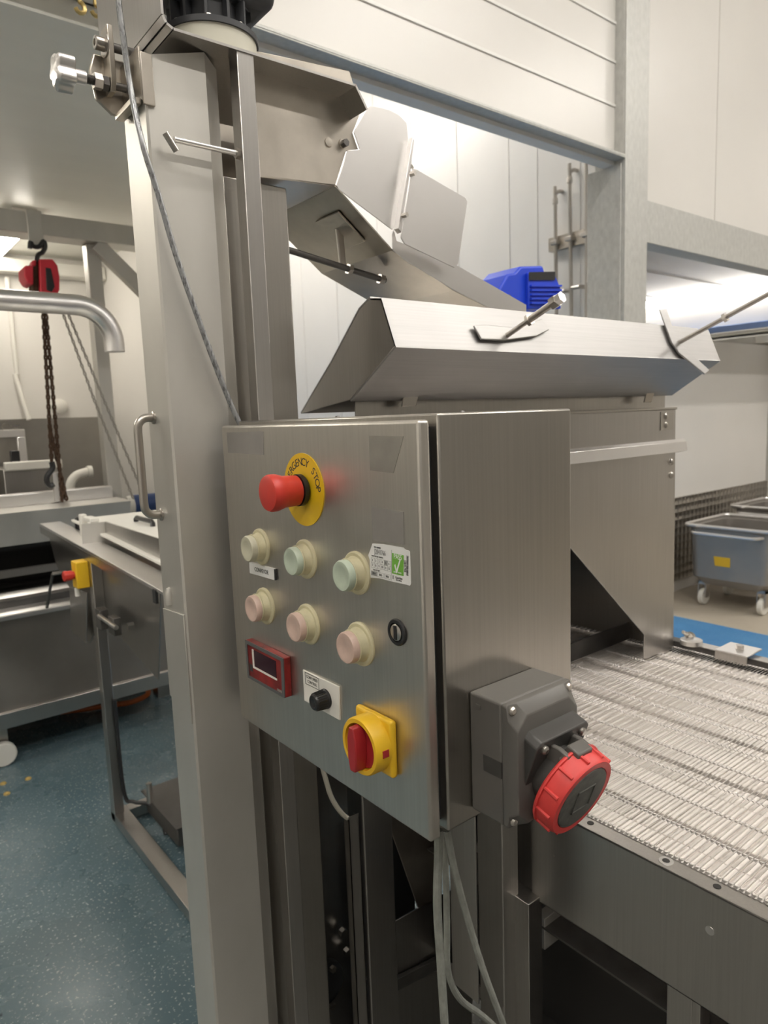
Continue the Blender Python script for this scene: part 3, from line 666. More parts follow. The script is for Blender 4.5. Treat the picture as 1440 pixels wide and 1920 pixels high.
# sloping cheek, flange and flap
MB().plate([U(x, y, -.002) for x, y in ((686, 203), (692, 200), (712, 204), (727, 208), (745, 217), (760, 232), (763, 262), (737, 426), (733, 432), (633, 357), (628, 349), (649, 283), (672, 281), (661, 249))], (0, -.002, 0)).build('chute_cheek', 'steel_bright', CH, .0008, label='bright folded cheek of the chute')
MB().plate([U(x, y, -.004) for x, y in ((763, 262), (766, 270), (757, 330), (746, 400), (742, 440), (736, 432), (752, 330))], (0, -.012, 0)).build('chute_flange', 'steel_bright', CH, .0006)
MB().plate([U(x, y, -.018) for x, y in ((757, 322), (767, 324), (858, 376), (862, 384), (845, 498), (838, 506), (745, 462), (738, 450))], (0, -.0025, 0)).build('deflector_flap', 'steel_bright', CH, .0008, label='bright deflector flap with rounded corners')
for (x, y) in ((756, 333), (741, 410)):
    p = U(x, y, -.02); MB().hexa(p, p+V((.002, -.010, 0)), .0045).build('flap_bolt', 'bolt', CH)
p = U(763, 318, -.004); MB().hexa(p, p+V((0, -.008, 0)), .006).build('flap_bolt', 'bolt', CH)
# trough
f0, f1, f2, f3 = U(628, 349), U(735, 470), U(850, 545), U(985, 612)
FL_ = [f0, f1, f2, f3]
m = MB()
for a, b in zip(FL_, FL_[1:]): m.plate([a, b, b+V((0, UW, 0)), a+V((0, UW, 0))], (0, 0, ts))
m.build('trough_floor', 'steel_warm', CH, label='tarnished underside of the trough')
m = MB()
MB().plate([U(x, y, -.001) for x, y in ((736, 430), (742, 452), (845, 492), (985, 572), (985, 612), (850, 545), (760, 490), (735, 470), (733, 440))], (0, -.002, 0)).build('trough_side', 'steel_bright', CH, .0008)
MB().plate([v_+V((0, UW, 0)) for v_ in (f0, f1, f2, f3, f3+V((0, 0, .07)), f1+V((0, 0, .10)), f0+V((0, 0, .16)), f0+V((-.15, 0, .16)), f0+V((-.15, 0, 0)))], (0, ts, 0)).build('trough_back', 'steel_warm', CH, .0008)
# clip with the draw rod under the trough
a = (f0+f1)/2+V((0, .07, -.002)); dirn = (f1-f0).normalized(); nn_ = V((dirn.z, 0, -dirn.x)).normalized()
if nn_.z > 0: nn_ = -nn_
MB().plate([a-dirn*.035+V((0, -.035, 0)), a+dirn*.035+V((0, -.035, 0)), a+dirn*.035+V((0, .035, 0)), a-dirn*.035+V((0, .035, 0))], nn_*.004).build('clip_plate', 'steel_warm', CH, .001)
MB().plate([a-dirn*.012, a+dirn*.008, a+dirn*.012+V((0, 0, -.062)), a-dirn*.004+V((0, 0, -.066))], (0, .006, 0)).build('rod_tab', 'bolt', CH, .002)
dr = a+V((0, .003, -.05))
r0 = PY(545, 470, dr.y); r1 = PY(722, 526, dr.y)
MB().cyl(r0-(r1-r0)*.15, r1, .0055, 14).build('draw_rod', 'steel_dark', CH)
for t_, w_ in ((.93, .008), (.58, .006)):
    p = r0+(r1-r0)*t_; q = (r1-r0).normalized(); MB().hexa(p, p+q*w_*1.3, .0095).build('rod_nut', 'bolt', CH)
for (x, y) in ((616, 267), (642, 269)):
    p = U(x, y); k = MB().lathe(p, NY, [(0, .0075), (.0018, .007), (.0022, 0)], 20).build('head_screw', 'steel_warm', CH)
p = U(644, 270); MB().hexa(p, p+V((0, -.009, 0)), .006).build('head_nut', 'steel_dark', CH)
for (x, y) in ((560, 190),): pass

# ================================================================== HOOD AND TUNNEL
HXL, HXR = .69, 1.70; TY = .95
HD = thing('machine_hood', 'stainless lid hood with folded nose over the belt tunnel', 'hood', (1.2, 1.0, 1.53))
K = [(TY, 1.530), (.828, 1.606), (.858, 1.680), (.885, 1.684), (.915, 1.671), (1.0, 1.595), (1.105, 1.512)]
def HP(x, k): return V((x, K[k][0], K[k][1]))
th2 = .003
xo_r = .035
m = MB()
for i in range(6):
    ext = 0
    a, b, c2, d2 = HP(HXL, i), HP(HXR, i), HP(HXR, i+1), HP(HXL, i+1)
    n = (b-a).cross(d2-a).normalized()
    m.plate([a, b, c2, d2], n*(th2 if n.y > 0 or n.z < 0 else -th2))
bmesh.ops.remove_doubles(m.bm, verts=m.bm.verts, dist=.0001)
m.build('hood_shell', 'steel_hood', HD, smooth=28)
m = MB(); m.plate([HP(HXL, k) for k in range(7)], (.003, 0, 0)); m.build('hood_end', 'steel', HD, .001)
m = MB(); m.plate([HP(HXR-.003, k) for k in range(7)], (.003, 0, 0)); m.build('hood_end', 'steel', HD, .001)
def F_(x, y, off=0):  # a point on the upper front face of the hood
    o0 = HP(0, 1); e = HP(0, 2)-HP(0, 1); n = V((0, -e.z, e.y)).normalized()
    if n.y > 0: n = -n
    d = ray(x, y); t = (o0-V((0, 0, EYE))).dot(n)/d.dot(n); return fin(d, t)+n*off, n
def clamp(pts, base, nut, end, ulab):
    c0, n = F_(*base)
    # follow the rod direction (normal to the face)
    P = [F_(x, y, .004)[0] for x, y in pts]
    MB().plate(P, n*.004).build('clamp_bar', 'steel_hood', HD, .0012, label=ulab)
    d = V((0, n.y, n.z)).normalized()
    return c0, d
def along(c0, d, px):  # distance along a rod at which it reaches image column px
    lo, hi = 0, .6
    for _ in range(40):
        mid = (lo+hi)/2; p = c0+d*mid-V((0, 0, EYE)); xx = 720+F_PX*p.dot(RT)/p.dot(FW)
        if xx < px: lo = mid
        else: hi = mid
    return lo
c0, d = clamp([(883, 614), (905, 613), (960, 618), (1010, 602), (1024, 622), (1000, 634), (940, 642), (897, 640)], (945, 633), None, None, 'left clamp bar bent up at both ends')
L1 = along(c0, d, 1040); n1 = along(c0, d, 990)
MB().cyl(c0, c0+d*L1, .0045, 16).build('clamp_rod', 'bolt', HD)
MB().cyl(c0+d*(n1+.004), c0+d*L1, .0058, 16).build('rod_sleeve', 'bolt', HD)
MB().hexa(c0+d*n1, c0+d*(n1+.006), .0105).build('rod_nut', 'bolt', HD)
MB().hexa(c0+d*(L1-.006), c0+d*(L1+.006), .0105).build('rod_nut', 'bolt', HD)
MB().hexa(c0+d*(L1+.006), c0+d*(L1+.016), .0095, .5).build('rod_nut', 'steel_bright', HD)
c0, d = clamp([(1232, 583), (1245, 582), (1262, 640), (1325, 697), (1316, 704), (1268, 665), (1254, 645)], (1268, 645), None, None, 'right clamp bar hanging over the hood edge')
n1 = along(c0, d, 1357); L1 = along(c0, d, 1475)
MB().cyl(c0, c0+d*L1, .0048, 16).build('clamp_rod', 'bolt', HD)
MB().hexa(c0+d*n1, c0+d*(n1+.007), .0105).build('rod_nut', 'bolt', HD)
MB().hexa(c0+d*(L1-.01), c0+d*(L1+.006), .0105).build('rod_nut', 'bolt', HD)
# retaining tabs
for (x, y) in ((765, 745), (1212, 742)):
    p = PY(x, y, TY); MB().plate([V((p.x-.012, TY-.012, p.z+.034)), V((p.x+.022, TY-.016, p.z+.036)), V((p.x+.012, TY-.004, p.z-.016)), V((p.x-.020, TY-.004, p.z-.016))], (0, -.003, 0)).build('hood_tab', 'bolt', HD, .0008)

TU_ = thing('belt_tunnel', 'upright stainless tunnel housing under the hood with a cut-away belt opening', 'housing', (1.2, 1.1, .85))
BZ = .853
fx = lambda x, y: PY(x, y, TY)
pa, pb = fx(1208, 1190), fx(1086, 1046)
sl_ = (pa.z-pb.z)/(pa.x-pb.x)
xT = 1.735; xz = .86
xc = pb.x-.28; zc_ = pb.z-.28*sl_
MB().plate([V((.70, TY, 1.492)), V((xT-.012, TY, 1.492)), V((xT, TY, BZ-.005)), V((pa.x, TY, BZ+.004)), V((pa.x, TY, pa.z)), V((pb.x, TY, pb.z)), V((xc, TY, zc_)), V((.70, TY, zc_))], (0, .003, 0)).build('front_panel', 'steel', TU_, .0008)
MB().box(xT-.015, xT-.012, TY+.003, 1.62, BZ, 1.49).build('side_panel', 'steel', TU_)
MB().box(.70, xT-.015, TY-.006, TY+.5, 1.492, 1.498).build('top_flange', 'steel_h', TU_, .001)
MB().box(.875, .878, TY+.003, 1.62, BZ, 1.49).build('side_panel', 'steel', TU_)
MB().box(.878, xT-.015, 1.60, 1.603, BZ+.004, 1.49).build('tunnel_shade_back', 'dark', TU_)  # near-black sheet in place of the shade inside the tunnel
# hood seat upstand
MB().box(.715, xT-.03, TY+.02, TY+.023, 1.498, 1.532).build('upstand', 'steel_h', TU_)
m = MB(); zs = 1.383; m.plate([V((.95, TY, zs)), V((1.755, TY, zs)), V((1.755, TY-.004, zs)), V((1.755, TY-.03, zs+.026)), V((.95, TY-.03, zs+.026)), V((.95, TY-.004, zs))], (0, 0, 0.003))
m = MB(); m.plate([V((.95, TY, zs+.032)), V((.95, TY-.004, zs+.032)), V((.95, TY-.012, zs+.026)), V((.95, TY-.016, zs)), V((.95, TY-.013, zs)), V((.95, TY, zs+.020))], (.808, 0, 0))
m.build('drip_rail', 'steel_bright', TU_, .001)
for (x, y) in ((1247, 781), (1247, 797), (1258, 866), (1258, 891)):
    p = fx(x, y); MB().lathe(p, NY, [(0, .0085), (.003, .008), (.006, .0045), (.0065, 0)], 16).build('panel_bolt', 'bolt', TU_)
MB().box(fx(1238, 790).x, fx(1262, 790).x, TY-.002, TY, fx(1250, 806).z, fx(1250, 772).z).build('hinge_leaf', 'steel_h', TU_, .0006)
# inner darker plate behind the opening
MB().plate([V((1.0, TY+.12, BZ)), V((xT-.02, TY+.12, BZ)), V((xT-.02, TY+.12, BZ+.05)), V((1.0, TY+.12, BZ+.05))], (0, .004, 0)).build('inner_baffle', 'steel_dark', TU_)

# ================================================================== WIRE BELT CONVEYOR
CVY = thing('belt_conveyor', 'stainless conveyor carrying the wide wire mesh belt at lower right', 'conveyor', (1.3, .5, 0))
RX = .86; Y0c, Y1c = -.35, 1.62
yl_ = PX(996, 1620, RX).y
zrb = .676
hx = [PZ(x, y, BZ) for x, y in ((1103, 1546), (1243, 1619), (1334, 1672))]
m = MB(); m.box(RX, RX+.003, Y0c, yl_, zrb, BZ); m.box(RX, RX+.040, Y0c, yl_, BZ-.003, BZ); m.box(RX, RX+.03, Y0c, yl_, zrb, zrb+.003)
rail = m.build('side_rail', 'steel', CVY, .001)
m = MB(); m.box(RX+.02, RX+.023, yl_, Y1c, zrb, BZ-.004); m.build('inner_rail', 'steel', CVY)
for p in hx: MB().lathe(V((RX+.018, p.y, BZ-.0002)), (0, 0, 1), [(0, .0052), (.0008, .0052), (.0008, 0)], 20).build('rail_hole', 'dark', rail)
p = V((RX+.018, hx[1].y, BZ)); MB().lathe(p, (0, 0, 1), [(0, .0105), (.0007, .010), (.0007, .0055), (0, .0055)], 24).build('rail_washer', 'steel_bright', rail)
p = PX(1331, 1745, RX); MB().lathe(p, NX, [(0, .0062), (.0008, .006), (.0008, .005), (.0004, 0)], 24).build('rail_screw', 'steel_bright', rail)
p = PX(1038, 1605, RX); MB().lathe(p, NX, [(0, .0018), (.001, 0)], 10).build('rail_rivet', 'bolt', rail)
# far rail with its brackets
FX = 1.752
m = MB(); m.box(FX, FX+.003, Y0c, Y1c, BZ-.06, BZ+.012); m.box(FX, FX+.035, Y0c, Y1c, BZ+.009, BZ+.012); m.build('far_rail', 'steel_dark', CVY, .001)
m = MB(); m.box(FX+.001, FX+.036, Y0c, TY-.01, BZ+.012, BZ+.0135); m.build('far_rail_cap', 'steel', CVY)
p = PZ(1338, 1240, BZ+.024); br = MB().box(FX-.02, FX+.065, p.y-.04, p.y+.04, BZ+.020, BZ+.024).build('rail_bracket', 'steel_bright', CVY, .001)
MB().box(FX-.02, FX-.016, p.y-.04, p.y+.04, BZ-.002, BZ+.0205).build('bracket_lip', 'steel', br)
MB().hexa((FX+.028, p.y, BZ+.024), (FX+.028, p.y, BZ+.033), .010).build('bracket_nut', 'bolt', br)
p = PZ(1285, 1215, BZ+.04); MB().lathe(V((FX+.01, TY-.035, BZ+.012)), (0, 0, 1), [(0, .028), (.012, .028), (.014, .024), (.014, 0)], 24).build('roller_plate', 'steel_bright', CVY)
q = PX(1293, 1193, FX+.03); MB().cyl((FX-.005, TY-.02, BZ+.045), q, .005, 12).build('adjuster_rod', 'bolt', CVY)
dq = (q-V((FX-.005, TY-.02, BZ+.045))).normalized(); MB().lathe(q, dq, [(-.018, .0075), (0, .0075), (0, .013), (.008, .013), (.008, 0)], 20).build('adjuster_head', 'bolt', CVY)
p = PX(1410, 1283, FX-.003); MB().lathe(p, NX, [(0, .020), (.006, .020), (.008, .017), (.008, 0)], 28).build('roller_cap', 'bluecap', CVY)
# the belt: cross wires, hinge rows, and the white slide strips under it
m = MB(); bx0, bx1 = RX+.030, FX-.012; pitch = .0078; y = Y0c
def wire(m, p0, p1, r, n=4):
    p0 = V(p0); p1 = V(p1); a, u, w = frame(p1-p0); A = m.ring(p0, u, w, r, n, PI/4); B = m.ring(p1, u, w, r, n, PI/4)
    for i in range(n): m.bm.faces.new((A[i], A[(i+1) % n], B[(i+1) % n], B[i]))
zw = BZ+.001
while y < 1.58:
    wire(m, (bx0, y, zw), (bx1, y, zw), .0010); y += pitch
rows = [bx0+.004+(bx1-bx0-.008)*k/11 for k in range(12)]
m.build('mesh_belt', 'wire', CVY)
for xr_ in rows:
    y = Y0c; m = MB()
    while y < 1.58:
        for s_ in (-1, 1):
            wire(m, (xr_+s_*.0045, y, zw), (xr_+s_*.0015, y+pitch*.75, zw+.001), .0008, 3)
            wire(m, (xr_+s_*.0015, y+pitch*.75, zw+.001), (xr_+s_*.0045, y+pitch, zw), .0008, 3)
        y += pitch
    m.build('hinge_row', 'belt_hinge', CVY)
m = MB(); zw2 = BZ-.0065; y = Y0c
while y < 1.58:
    wire(m, (bx0, y+.004, zw2), (bx1, y+.004, zw2), .0011, 3); y += pitch*2.06
m.build('lower_wire_layer', 'wire', CVY)
k = 0; x = bx0+.006
while x < bx1-.02:
    w_ = (.052, .038, .06, .044)[k % 4]
    MB().box(x, min(x+w_, FX-.004), Y0c, 1.58, BZ-.022, BZ-.010-(.003 if k % 3 == 1 else 0)).build('slide_strip', 'belt_strip', CVY, .002); x += w_+(.006, .010, .005)[k % 3]; k += 1
for yy in (-.2, .12, .44, .76, 1.08, 1.4): MB().box(RX+.02, FX, yy, yy+.03, BZ-.06, BZ-.029).build('cross_member', 'steel', CVY)
MB().box(RX+.03, FX-.01, Y0c, Y1c, .60, .604).build('drip_tray', 'steel_dark', CVY)
# legs and braces below
def leg(px0, px1, py, Y, z0=0, z1=None, name='leg', mm='steel', dy=.04):
    a, b = PY(px0, py, Y).x, PY(px1, py, Y).x; return MB().box(a, b, Y, Y+dy, z0, z1 if z1 else BZ-.1).build(name, mm, CVY, .001)
leg(992, 1017, 1800, .70, 0, zrb+.01, dy=.05)
la = PX(1250, 1880, RX+.004); lb = PX(1297, 1890, RX+.004)
m = MB(); m.box(RX+.004, RX+.044, lb.y, la.y, 0, zrb+.05); m.box(RX+.004, RX+.034, lb.y-.012, lb.y, 0, zrb+.02); m.build('leg', 'steel', CVY, .001)
for yy in (1.45,): MB().box(FX-.04, FX, yy, yy+.04, 0, BZ-.05).build('leg', 'steel', CVY)
MB().box(FX-.04, FX, .2, .24, 0, BZ-.05).build('leg', 'steel', CVY)
MB().box(FX-.04, FX, -.3, -.26, 0, BZ-.05).build('leg', 'steel', CVY)
a = PY(1017, 1745, .72); MB().box(a.x, FX, .715, .735, a.z-.035, a.z+.025).build('cross_brace', 'steel_matt', CVY, .001)

# ================================================================== STEEL CABLE DOWN THE COLUMN
CYc = .945
pts = [PY(x, y, .955 if y > 200 else .975) for x, y in ((214, -120), (221, -10), (231, 70), (245, 165), (266, 265), (297, 365), (330, 478), (372, 598), (412, 706), (444, 783))]
pts[-1] = V((pts[-1].x, .955, pts[-1].z)); pts.append(V((pts[-1].x+.015, .95, ZT-.02)))
tag(MB().tube(pts, .0040, 12, 6).build('steel_cable', 'cable'), 'clear sheathed steel cable running down across the tall column to the cabinet', 'cable')

# ================================================================== UNDER THE CABINET
EB = thing('elevator_boot', 'dim stainless lower frame of the elevator under the control cabinet', 'machine frame', (.75, 1.1, 0))
PYY = .975
a, b = PY(683, 1600, PYY).x, PY(738, 1600, PYY).x
pm_ = MB().box(a, b, PYY, PYY+.05, 0, 1.30).build('frame_post', 'steel', EB, .003)
a2 = PY(657, 1600, .95).x; b2 = PY(676, 1600, .95).x; zc2 = PY(657, 1532, .95).z
m = MB(); m.box(a2, b2, .95, .952, 0, zc2); m.box(a2, a2+.0015, .95, .966, 0, zc2-.004); m.box(b2-.0015, b2, .95, .966, 0, zc2-.006)
m.build('cable_channel', 'steel', EB)
a3, b3 = PY(600, 1600, 1.16).x, PY(668, 1600, 1.16).x
MB().box(b1+.004, b3+.02, 1.16, 1.164, .12, 1.30).build('boot_panel', 'steel', EB)
GY = 1.02
MB().plate([PY(x, y, GY) for x, y in ((720, 1500), (812, 1500), (830, 1690), (784, 1702), (738, 1572))], (0, .003, 0)).build('sloped_guide', 'steel_warm', EB, .0008)
MB().plate([PY(x, y, GY) for x, y in ((736, 1730), (784, 1703), (840, 1672), (893, 1655), (880, 2080), (736, 2080))], (0, .003, 0)).build('lower_panel', 'steel', EB, .0008)
MB().plate([PY(x, y, GY-.012) for x, y in ((742, 1838), (853, 1782), (853, 1803), (742, 1860))], (0, .010, 0)).build('cross_strap', 'steel_dark', EB, .0008)
MB().box(b1+.004, .85, 1.30, 1.303, 0, 1.2).build('rear_shade_panel', 'dark', EB)  # near-black panel added for the shade under the cabinet
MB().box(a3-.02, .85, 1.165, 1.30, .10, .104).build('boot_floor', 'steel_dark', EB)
MB().box(.79, .935, 1.12, 1.123, .02, .62).build('gap_shade_plate', 'dark', CVY)  # near-black plate added to paint the shaded gap beside the guide
MB().box(RX+.004, RX+.007, yl_-.002, yl_+.085, zrb+.004, BZ-.012).build('rail_end', 'steel', CVY)
c = PY(610, 1850, 1.14); bh = MB().lathe(V((c.x, 1.155, c.z)), NY, [(0, .05), (.012, .05), (.016, .04), (.022, .022), (.022, 0)], 28).build('bearing_housing', 'rubber', EB)
for (x, y) in ((622, 1815), (622, 1885)): p = PY(x, y, 1.13); MB().hexa(p, p+V((0, -.008, 0)), .007).build('bearing_bolt', 'bolt', bh)
for (x, y) in ((640, 1745), (648, 1782)):
    p = PY(x, y, 1.15); MB().hexa(p, p+V((0, -.012, 0)), .009).build('boot_bolt', 'bolt', EB)
p = PY(686, 1832, PYY); MB().lathe(p+V((-.004, 0, 0)), NY, [(0, .005), (.004, .004), (.005, 0)], 12).build('post_screw', 'bolt', EB)
# plates between the elevator and the conveyor
XH = .72
p1 = PX(849, 1842, XH); p2 = PX(897, 1880, XH)
MB().box(XH, XH+.003, p2.y, p1.y, p1.z, 1.12).build('hanging_plate', 'steel', EB, .0006)
MB().box(XH+.003, XH+.02, p2.y+.02, p1.y-.01, 1.02, 1.05).build('plate_lug', 'steel', EB)
MB().box(XH+.005, .83, p1.y-.03, 1.16, 1.02, 1.05).build('plate_arm', 'steel', EB)
q1_ = PX(897, 1700, .80); q2_ = PX(943, 1700, .80)
MB().box(.80, .84, q2_.y, q1_.y, 0, 1.04).build('frame_post', 'steel', EB, .002)
q3 = PX(991, 1700, .845)
m = MB(); zA = PX(960, 1700, .845).z
m.plate([PX(x, y, .845) for x, y in ((944, 1670), (991, 1702), (991, 1764), (944, 1728))], (.005, 0, 0)); br = m.build('angle_bracket', 'steel_warm', CVY, .0008)
p = PX(967, 1714, .845); MB().hexa(p, p+V((-.006, 0, 0)), .011).build('bracket_nut', 'bolt', br)
MB().plate([PX(x, y, .85) for x, y in ((940, 1800), (992, 1770), (992, 1900), (957, 2100), (940, 2100))], (.004, 0, 0)).build('lower_gusset', 'steel', CVY, .0008)
p = PX(970, 1838, .85); MB().lathe(p, NX, [(0, .007), (.004, .006), (.005, 0)], 14).build('gusset_bolt', 'bolt', CVY)
MB().box(RX+.02, 1.0, yl_+.05, 1.08, zrb+.02, BZ-.02).build('side_filler', 'steel', CVY)
# dark lower tray, bar and bracket seen below the rail
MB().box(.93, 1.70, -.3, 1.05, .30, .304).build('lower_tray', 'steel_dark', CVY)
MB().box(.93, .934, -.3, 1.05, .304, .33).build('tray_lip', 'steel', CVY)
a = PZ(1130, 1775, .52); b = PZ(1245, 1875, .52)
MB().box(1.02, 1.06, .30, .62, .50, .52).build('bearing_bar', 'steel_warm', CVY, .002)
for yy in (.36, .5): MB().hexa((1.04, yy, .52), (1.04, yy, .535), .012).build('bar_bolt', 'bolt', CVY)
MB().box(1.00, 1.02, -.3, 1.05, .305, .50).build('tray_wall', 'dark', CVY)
# cables under the cabinet
def cab(name, pts, r, m_, label, Ys): return tag(MB().tube([PY(x, y, yy) for (x, y), yy in zip(pts, Ys)], r, 10, 6).build(name, m_), label, 'cable')
cab('power_cable', [(822, 1556), (822, 1600), (820, 1700), (826, 1800), (834, 1925), (838, 1990)], .0052, 'grey_cable', 'thick dusty grey cable hanging straight down under the cabinet', [.56]*6)
cab('power_cable', [(831, 1556), (836, 1640), (838, 1740), (840, 1820), (862, 1872), (905, 1905), (950, 1945)], .0042, 'grey_cable', 'grey cable under the cabinet curving away to the right near the bottom', [.585]*7)
cab('power_cable', [(838, 1556), (850, 1620), (872, 1705), (905, 1815), (944, 1922), (965, 1985)], .0042, 'grey_cable', 'grey cable slanting down to the right under the cabinet', [.545]*6)
w = [PY(x, y, .95) for x, y in ((602, 1425), (609, 1455), (622, 1496), (640, 1524), (660, 1540), (664, 1580))]
w[-1].y = w[-2].y = .959; w = w[:-1]
tag(MB().tube(w, .0042, 10, 6).build('white_cable', 'white_cable'), 'thin white cable entering the channel under the cabinet', 'cable')

# ================================================================== BLUE MOTOR, PIPES, BINS, RIGHT SHELF
MY = 1.36
c = PY(985, 540, MY); xl_, xr_ = PY(938, 545, MY).x, PY(1047, 545, MY).x
BM = thing('blue_motor', 'bright blue gear motor behind the hood under the wall pipes', 'motor', (c.x, MY+.05, 1.498))
zt3 = PY(990, 499, MY).z; zb3 = 1.54
def mp(x, y): return PY(x, y, MY)
MB().plate([mp(x, y) for x, y in ((934, 549), (952, 513), (966, 511), (977, 499), (1018, 498), (1022, 511), (1040, 540), (1046, 578), (960, 580), (952, 560))], (0, .13, 0)).build('gear_housing', 'blue', BM, .006, 3)
fb = MB().plate([mp(x, y)+V((0, -.012, 0)) for x, y in ((985, 512), (1032, 511), (1045, 540), (1046, 580), (985, 580))], (0, .012, 0)).build('motor_body', 'blue', BM, .003)
m_ = [mp(985, 512), mp(1033, 511), mp(1033, 527), mp(985, 527)]
MB().plate([p+V((0, -.0125, 0)) for p in m_], (0, -.003, 0)).build('terminal_cover', 'black', fb)
for k in range(5):
    y = 536+8*k; MB().plate([mp(987, y)+V((0, -.012, 0)), mp(1044, y)+V((0, -.012, 0)), mp(1044, y+3.5)+V((0, -.012, 0)), mp(987, y+3.5)+V((0, -.012, 0))], (0, -.008, 0)).build('cooling_fin', 'blue', fb)
MB().box(xl_+.01, xr_-.01, MY+.01, MY+.085, 1.4985, zb3+.02).build('motor_foot', 'blue', BM, .003)
p = mp(953, 558); MB().lathe(p+V((0, .0, 0)), NY, [(0, .008), (.004, .008), (.006, 0)], 16).build('oil_plug', 'steel_dark', BM)

PWX = 4.6; off_ = .07
def wp(x, y): return PX(x, y, PWX-off_)
def wall_pipe(pts, label):
    t = thing('wall_pipe', label, 'pipe', wp(*pts[0]), 'thin wall pipes behind the machine')
    q = [wp(x, y) for x, y in pts]
    return t, q
t, q = wall_pipe([(1041, 372), (1044, 585)], 'shortest of the thin stainless wall pipes, nearest the blue motor')
MB().tube([V((PWX, q[0].y-.02, q[0].z+.05)), V((PWX-.03, q[0].y-.005, q[0].z+.055)), q[0]+V((0, 0, .03)), q[0], q[1]+V((0, 0, -.3))], .014, 10, 4).build('pipe_run', 'bolt', t)
MB().cyl(q[0]+V((0, 0, -.04)), q[0]+V((0, 0, .0)), .02, 12).build('pipe_union', 'bolt', t)
q0_ = wp(1045, 548); MB().tube([q0_, q0_+V((0, -.06, 0)), q0_+V((.05, -.08, 0))], .016, 8).build('branch', 'bolt', t)
t, q = wall_pipe([(1068, 332), (1072, 585)], 'middle thin stainless wall pipe with a hooked top')
MB().tube([V((PWX, q[0].y-.02, q[0].z+.05)), V((PWX-.03, q[0].y-.005, q[0].z+.055)), q[0]+V((0, 0, .03)), q[0], q[1]+V((0, 0, -.3))], .014, 10, 4).build('pipe_run', 'bolt', t)
MB().cyl(q[0]+V((0, 0, -.04)), q[0]+V((0, 0, .0)), .02, 12).build('pipe_union', 'bolt', t)
q0_ = wp(1073, 540); MB().tube([q0_, q0_+V((0, -.06, 0)), q0_+V((.05, -.08, 0))], .016, 8).build('branch', 'bolt', t)
t, q = wall_pipe([(1097, 300), (1100, 585)], 'tallest thin stainless wall pipe, beside the tall steel post')
MB().cyl(q[0]+V((0, 0, 1.6)), q[1]+V((0, 0, -.3)), .014, 10).build('pipe_run', 'bolt', t)
q0_ = wp(1102, 530); MB().tube([q0_, q0_+V((0, -.06, 0)), q0_+V((.05, -.08, 0))], .016, 8).build('branch', 'bolt', t)
a, b = PX(1037, 455, PWX-.02), PX(1125, 445, PWX-.02)
t = thing('pipe_bracket', 'stainless bracket rail clamping the three wall pipes', 'bracket', (PWX, a.y, a.z))
m = MB(); m.box(PWX-.05, PWX, 3.1, a.y+.02, a.z-.07, a.z+.03); m.build('bracket_rail', 'steel_warm', t)
for px_ in (1042, 1069, 1098):
    p = wp(px_, 455); MB().box(PWX-.10, PWX-.05, p.y-.03, p.y+.03, a.z-.035, a.z-.005).build('pipe_clamp', 'bolt', t, .004)

def bin_trolley(x0, x1, y0, y1, zt4, label, patch):
    t = thing('bin_trolley', label, 'bin', ((x0+x1)/2, (y0+y1)/2, 0), 'stainless bins by the right wall')
    zb4 = .17; r = .07
    def loop(ins, z, rr, n=6):
        out = []
        for cx, cy, a0 in ((x1-ins-rr, y1-ins-rr, 0), (x0+ins+rr, y1-ins-rr, 90), (x0+ins+rr, y0+ins+rr, 180), (x1-ins-rr, y0+ins+rr, 270)):
            for k in range(n+1): a = math.radians(a0+90*k/n); out.append(V((cx+rr*math.cos(a), cy+rr*math.sin(a), z)))
        return out
    m = MB(); L = [loop(.0, zt4, .05), loop(.0, zt4-.02, .05), loop(.02, zt4-.03, .07), loop(.035, zb4+.06, .07), loop(.09, zb4, .05)]
    vr = [[m.bm.verts.new(p) for p in l] for l in L]; n = len(vr[0]); fs = []
    for A, B in zip(vr, vr[1:]):
        for i in range(n): fs.append(m.bm.faces.new((A[i], A[(i+1) % n], B[(i+1) % n], B[i])))
    fs.append(m.bm.faces.new(vr[-1]))
    o = m.build('bin_body', 'bin', t); so = o.modifiers.new('wall', 'SOLIDIFY'); so.thickness = .004; so.offset = 0
    m = MB(); pts = loop(-.004, zt4-.004, .054); m.tube(pts+[pts[0]], .012, 8, cap=False); m.build('bin_rim', 'steel_bright', t)
    ym = (y0+y1)/2
    m = MB(); m.tube([(x0+.01, y1-.07, zt4-.05), (x0-.05, y1-.09, zt4-.05), (x0-.065, y1-.15, zt4-.05), (x0-.065, y0+.15, zt4-.05), (x0-.05, y0+.09, zt4-.05), (x0+.01, y0+.07, zt4-.05)], .012, 10, 4); m.build('push_handle', 'steel_bright', t)
    if patch: MB().plate([(x0+.028, ym+.10, .40), (x0+.028, ym-.02, .40), (x0+.030, ym-.02, .33), (x0+.030, ym+.09, .33)], (-.006, 0, 0)).build('yellow_tag', 'yellow', t, .002)
    for (cx, cy) in ((x0+.12, y0+.1), (x0+.12, y1-.1), (x1-.12, y0+.1), (x1-.12, y1-.1)):
        w_ = MB().cyl((cx, cy-.018, .062), (cx, cy+.018, .062), .062, 24).build('caster_wheel', 'nylon', t, .005)
        m = MB(); m.box(cx-.03, cx+.03, cy-.03, cy-.024, .06, zb4+.01); m.box(cx-.03, cx+.03, cy+.024, cy+.03, .06, zb4+.01); m.box(cx-.03, cx+.03, cy-.03, cy+.03, zb4-.01, zb4+.012); m.build('caster_fork', 'bolt', w_)
    return t
bin_trolley(4.98, 5.62, 2.03, 2.66, .625, 'stainless wheeled bin with a yellow tag by the right wall', True)
bin_trolley(5.74, 6.38, 2.05, 2.68, .68, 'stainless wheeled bin behind the tagged one at the right edge', False)

